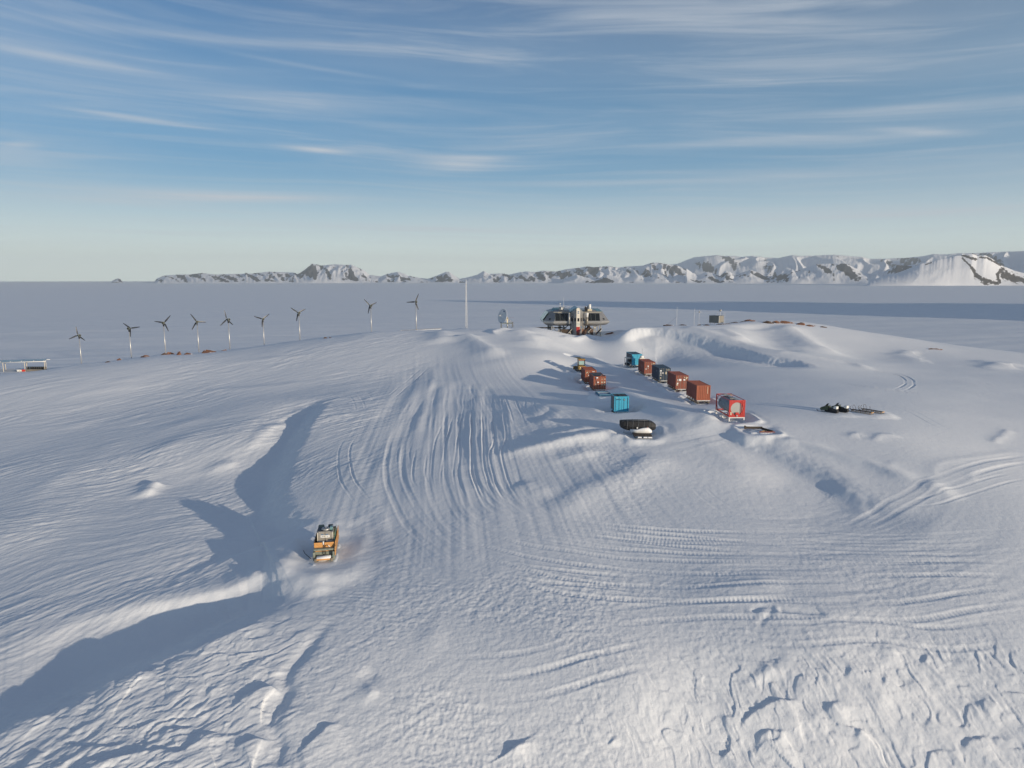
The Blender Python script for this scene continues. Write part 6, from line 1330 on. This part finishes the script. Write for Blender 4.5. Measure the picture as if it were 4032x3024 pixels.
    MB().box((.05, yf - .14, 4.75), (.58, .05, 1.05)).build('window', M['dark_glass'], tw)
    for (x, y, w, a) in ((-1.0, yf + .42, .5, -53), (-1.78, yf + 1.65, .45, -62), (1.0, yf + .42, .42, 53), (1.78, yf + 1.65, .4, 62)):
        MB().box((0, 0, 0), (w, .06, 1.05)).build('window', M['dark_glass'], tw, (x - .04 * math.copysign(1, x) * -1, y - .06, 4.75), (0, 0, rad(a)))
    for z in (7.3, 6.85): MB().prism([(.30 * math.cos(k * math.pi / 8), z + .16 * math.sin(k * math.pi / 8)) for k in range(16)], yf - .15, yf - .11).build('oval_mark', M['label_blue'], tw)
    b = MB(); n = 24; ro, ri = .40, .33
    O = [[b.bm.verts.new((r * math.cos(k * 2 * math.pi / n), yy, 3.35 + r * math.sin(k * 2 * math.pi / n))) for k in range(n)] for r in (ri, ro) for yy in (yf - .125, yf - .15)]
    for k in range(n):
        j = (k + 1) % n
        for A_, B_ in ((O[1], O[3]), (O[0], O[1]), (O[2], O[3])): b.bm.faces.new((A_[k], A_[j], B_[j], B_[k]))
    b.box((.14, yf - .14, 3.28), (.36, .02, .05)); b.build('ring_emblem', mat('emblem_teal', (.18, .42, .45), .5), tw)
    MB().box((1.02, yf + .36, 2.4), (.4, .03, .5)).build('notice', M['label_blue'], tw, None)
    # glazed gable over the tower
    b = MB(); b.loft([[(-2.5, yf + 2.6, 6.95), (2.3, yf + 2.6, 6.95), (0, yf + .5, 8.5)], [(-2.7, -2.0, 7.1), (2.4, -2.0, 7.1), (0, -2.0, 8.9)]]); gb = b.build('gable_roof', M['teal_glass'], t)
    for k in range(4):
        y0 = yf + 2.9 + k * 1.9; MB().quad((-2.55, y0, 7.16), (-.12, y0 - .6, 8.66), (-.12, y0 + .8, 8.8), (-2.6, y0 + 1.3, 7.2), .06).build('solar_panel', M['solar_cell'] if k % 2 else M['teal_glass'], gb)
    # rooftop plant
    b = MB(); b.cyl((-5.0, -6.8, 7.1), (-5.0, -6.8, 8.6), .75, n=18); b.build('roof_drum', M['galvanised'], t); MB().lathe([(.02, -.3), (.24, -.25), (.26, .25), (.02, .32)], (-4.9, -7.8, 8.2), 14).build('white_dome', M['white_paint'], t)
    MB().cyl((-5.3, -6.8, 8.6), (-5.3, -6.8, 9.6), .05, n=6).build('sensor_pole', M['white_paint'], t); MB().lathe([(.02, 0), (.22, 0), (.22, .22), (.02, .24)], (-5.3, -6.8, 9.6), 12).build('sensor_cap', M['white_paint'], t)
    MB().cyl((-4.1, -6.8, 7.1), (-4.1, -6.8, 11.7), .05, .025, 6).build('whip_antenna', M['white_paint'], t)
    for z in (8.2, 8.7): MB().tube([(-4.4, -6.4, z), (-1.9, -6.4, z)], .035, 4).build('hand_rail', M['galvanised'], t); MB().tube([(1.8, -5, z), (3.6, -5, z)], .03, 4).build('hand_rail', M['galvanised'], t)
    MB().box((4.3, -7.2, 7.5), (1.5, 1.3, .9), bev=.05).build('plant_box', M['label_cream'], t); MB().cyl((4.3, -7.4, 7.9), (4.3, -7.4, 9.5), .44, .48, 18).build('chimney', M['white_paint'], t)
    b = MB(); b.loft([[(2.75, -8.6, 7.0), (3.45, -8.6, 7.0), (3.45, -8.2, 7.0), (2.75, -8.2, 7.0)], [(2.5, -8.7, 8.2), (3.6, -8.7, 8.2), (3.6, -8.1, 8.2), (2.5, -8.1, 8.2)], [(2.6, -8.6, 8.9), (3.1, -8.6, 8.6), (3.0, -8.2, 8.6), (2.7, -8.2, 8.9)]]); b.box((3.55, -8.4, 8.7), (.3, .3, .8), Matrix.Rotation(.3, 3, 'Y')); b.build('crane_motor', M['black_plastic'], t)
    MB().lathe([(.02, -.75), (.38, -.7), (.42, .1), (.52, .3), (.5, .6), (.2, .75), (.02, .75)], (3.0, -11.2, 6.2), 18).build('white_tank', M['white_paint'], t)
    b = MB(); b.cyl((3.0, -11.2, 3.2), (3.0, -11.2, 5.5), .36, n=16)
    for k in range(5): b.cyl((3.0, -11.2, 3.3 + k * .5), (3.0, -11.2, 3.4 + k * .5), .44, n=16)
    b.build('ribbed_pipe', M['lock_rod'], t)
    b = MB(); b.cyl((-2.75, -11.0, 3.3), (-2.75, -11.0, 6.6), .33, n=16); b.lathe([(.33, 0), (.3, .25), (.02, .4)], (-2.75, -11.0, 6.6), 16)
    for k in range(7): b.cyl((-2.75, -11.0, 3.4 + k * .34), (-2.75, -11.0, 3.5 + k * .34), .41, n=16)
    b.build('ribbed_pipe', M['galvanised'], t)
    MB().tube([(-1.9, -11.0, 5.7), (-1.85, -11.35, 6.0), (-1.65, -11.5, 6.25)], .07, 6).build('lamp_hoop', M['white_paint'], t)
    # ramps of panels before the station
    for i, (x, lab) in enumerate(((-3.3, 'tilted solar panel on a pale stand left of the station door'), (2.7, 'tilted solar panel on a pale stand right beside the station door'), (6.2, 'tilted solar panel rightmost of the three before the station'))):
        q = Matrix.Rotation(rz, 3, 'Z') @ Vector((x, -15.2, 0)); s = thing('solar_stand', lab, 'solar panel', (c.x + q.x, c.y + q.y, Z0 - .35), rz + rad(4), 'tilted solar panels before the station')
        R_ = Matrix.Rotation(rad(-47), 3, 'Y'); MB().box((0, 0, 1.55), (2.5, 1.9, .09), R_).build('panel', M['solar_cell'], s); MB().box((.09, -.97, 1.50), (2.6, .05, .10), R_).build('panel_edge', M['cream'], s)
        MB().tube([(.35, -.8, 1.5), (.9, -.9, -.1)], .08, 6).build('leg', M['cream'], s); MB().tube([(.35, .8, 1.5), (.9, .9, -.1)], .08, 6).build('leg', M['cream'], s); MB().box((-.3, 0, .05), (2.2, 1.6, .1)).build('base_frame', M['lock_rod'], s)
    q = Matrix.Rotation(rz, 3, 'Z') @ Vector((-3.6, -10.5, 0))
    o = MB().prism([(-2.0, 1.5), (2.2, 1.5), (2.2, -1.0), (-.4, -1.0)], -.2, .2).build('retaining_wall', M['dark_timber'], None, (c.x + q.x, c.y + q.y, Z0 + .1), (0, 0, rz)); tag(o, 'dark brown retaining wall under the left half of the station', 'wall')
    PADS.append((c.x, c.y - 5, 9.5, 8.5, rz, Z0 - .55, 2.2, 0))
    p0 = atD(2090, 1291, 226); p1 = atD(2230, 1290, 226)
    o = MB().box((0, 0, 0), ((p1 - p0).length, .5, .35)).build('low_fence', M['dark_timber'], None, tuple((p0 + p1) / 2)); tag(o, 'long low dark board running behind the station legs at the left', 'board')

def finish_land():
    """the small marker objects that sit on the finished snow"""
    for o, dz in ON_LAND: o.location.z = land1(o.location.x, o.location.y) + dz
def main():
    build_containers(); build_tank(); build_dozer(); build_black_load(); build_carrier(); build_turbines(); build_ridge_gear(); build_sleds(); build_station(); build_rocks()
    finish_land(); build_ground(); build_mountains(); build_haze(HAZE)
HAZE = 4.6e-5
main()
print('total', round(time.time() - T0, 1))
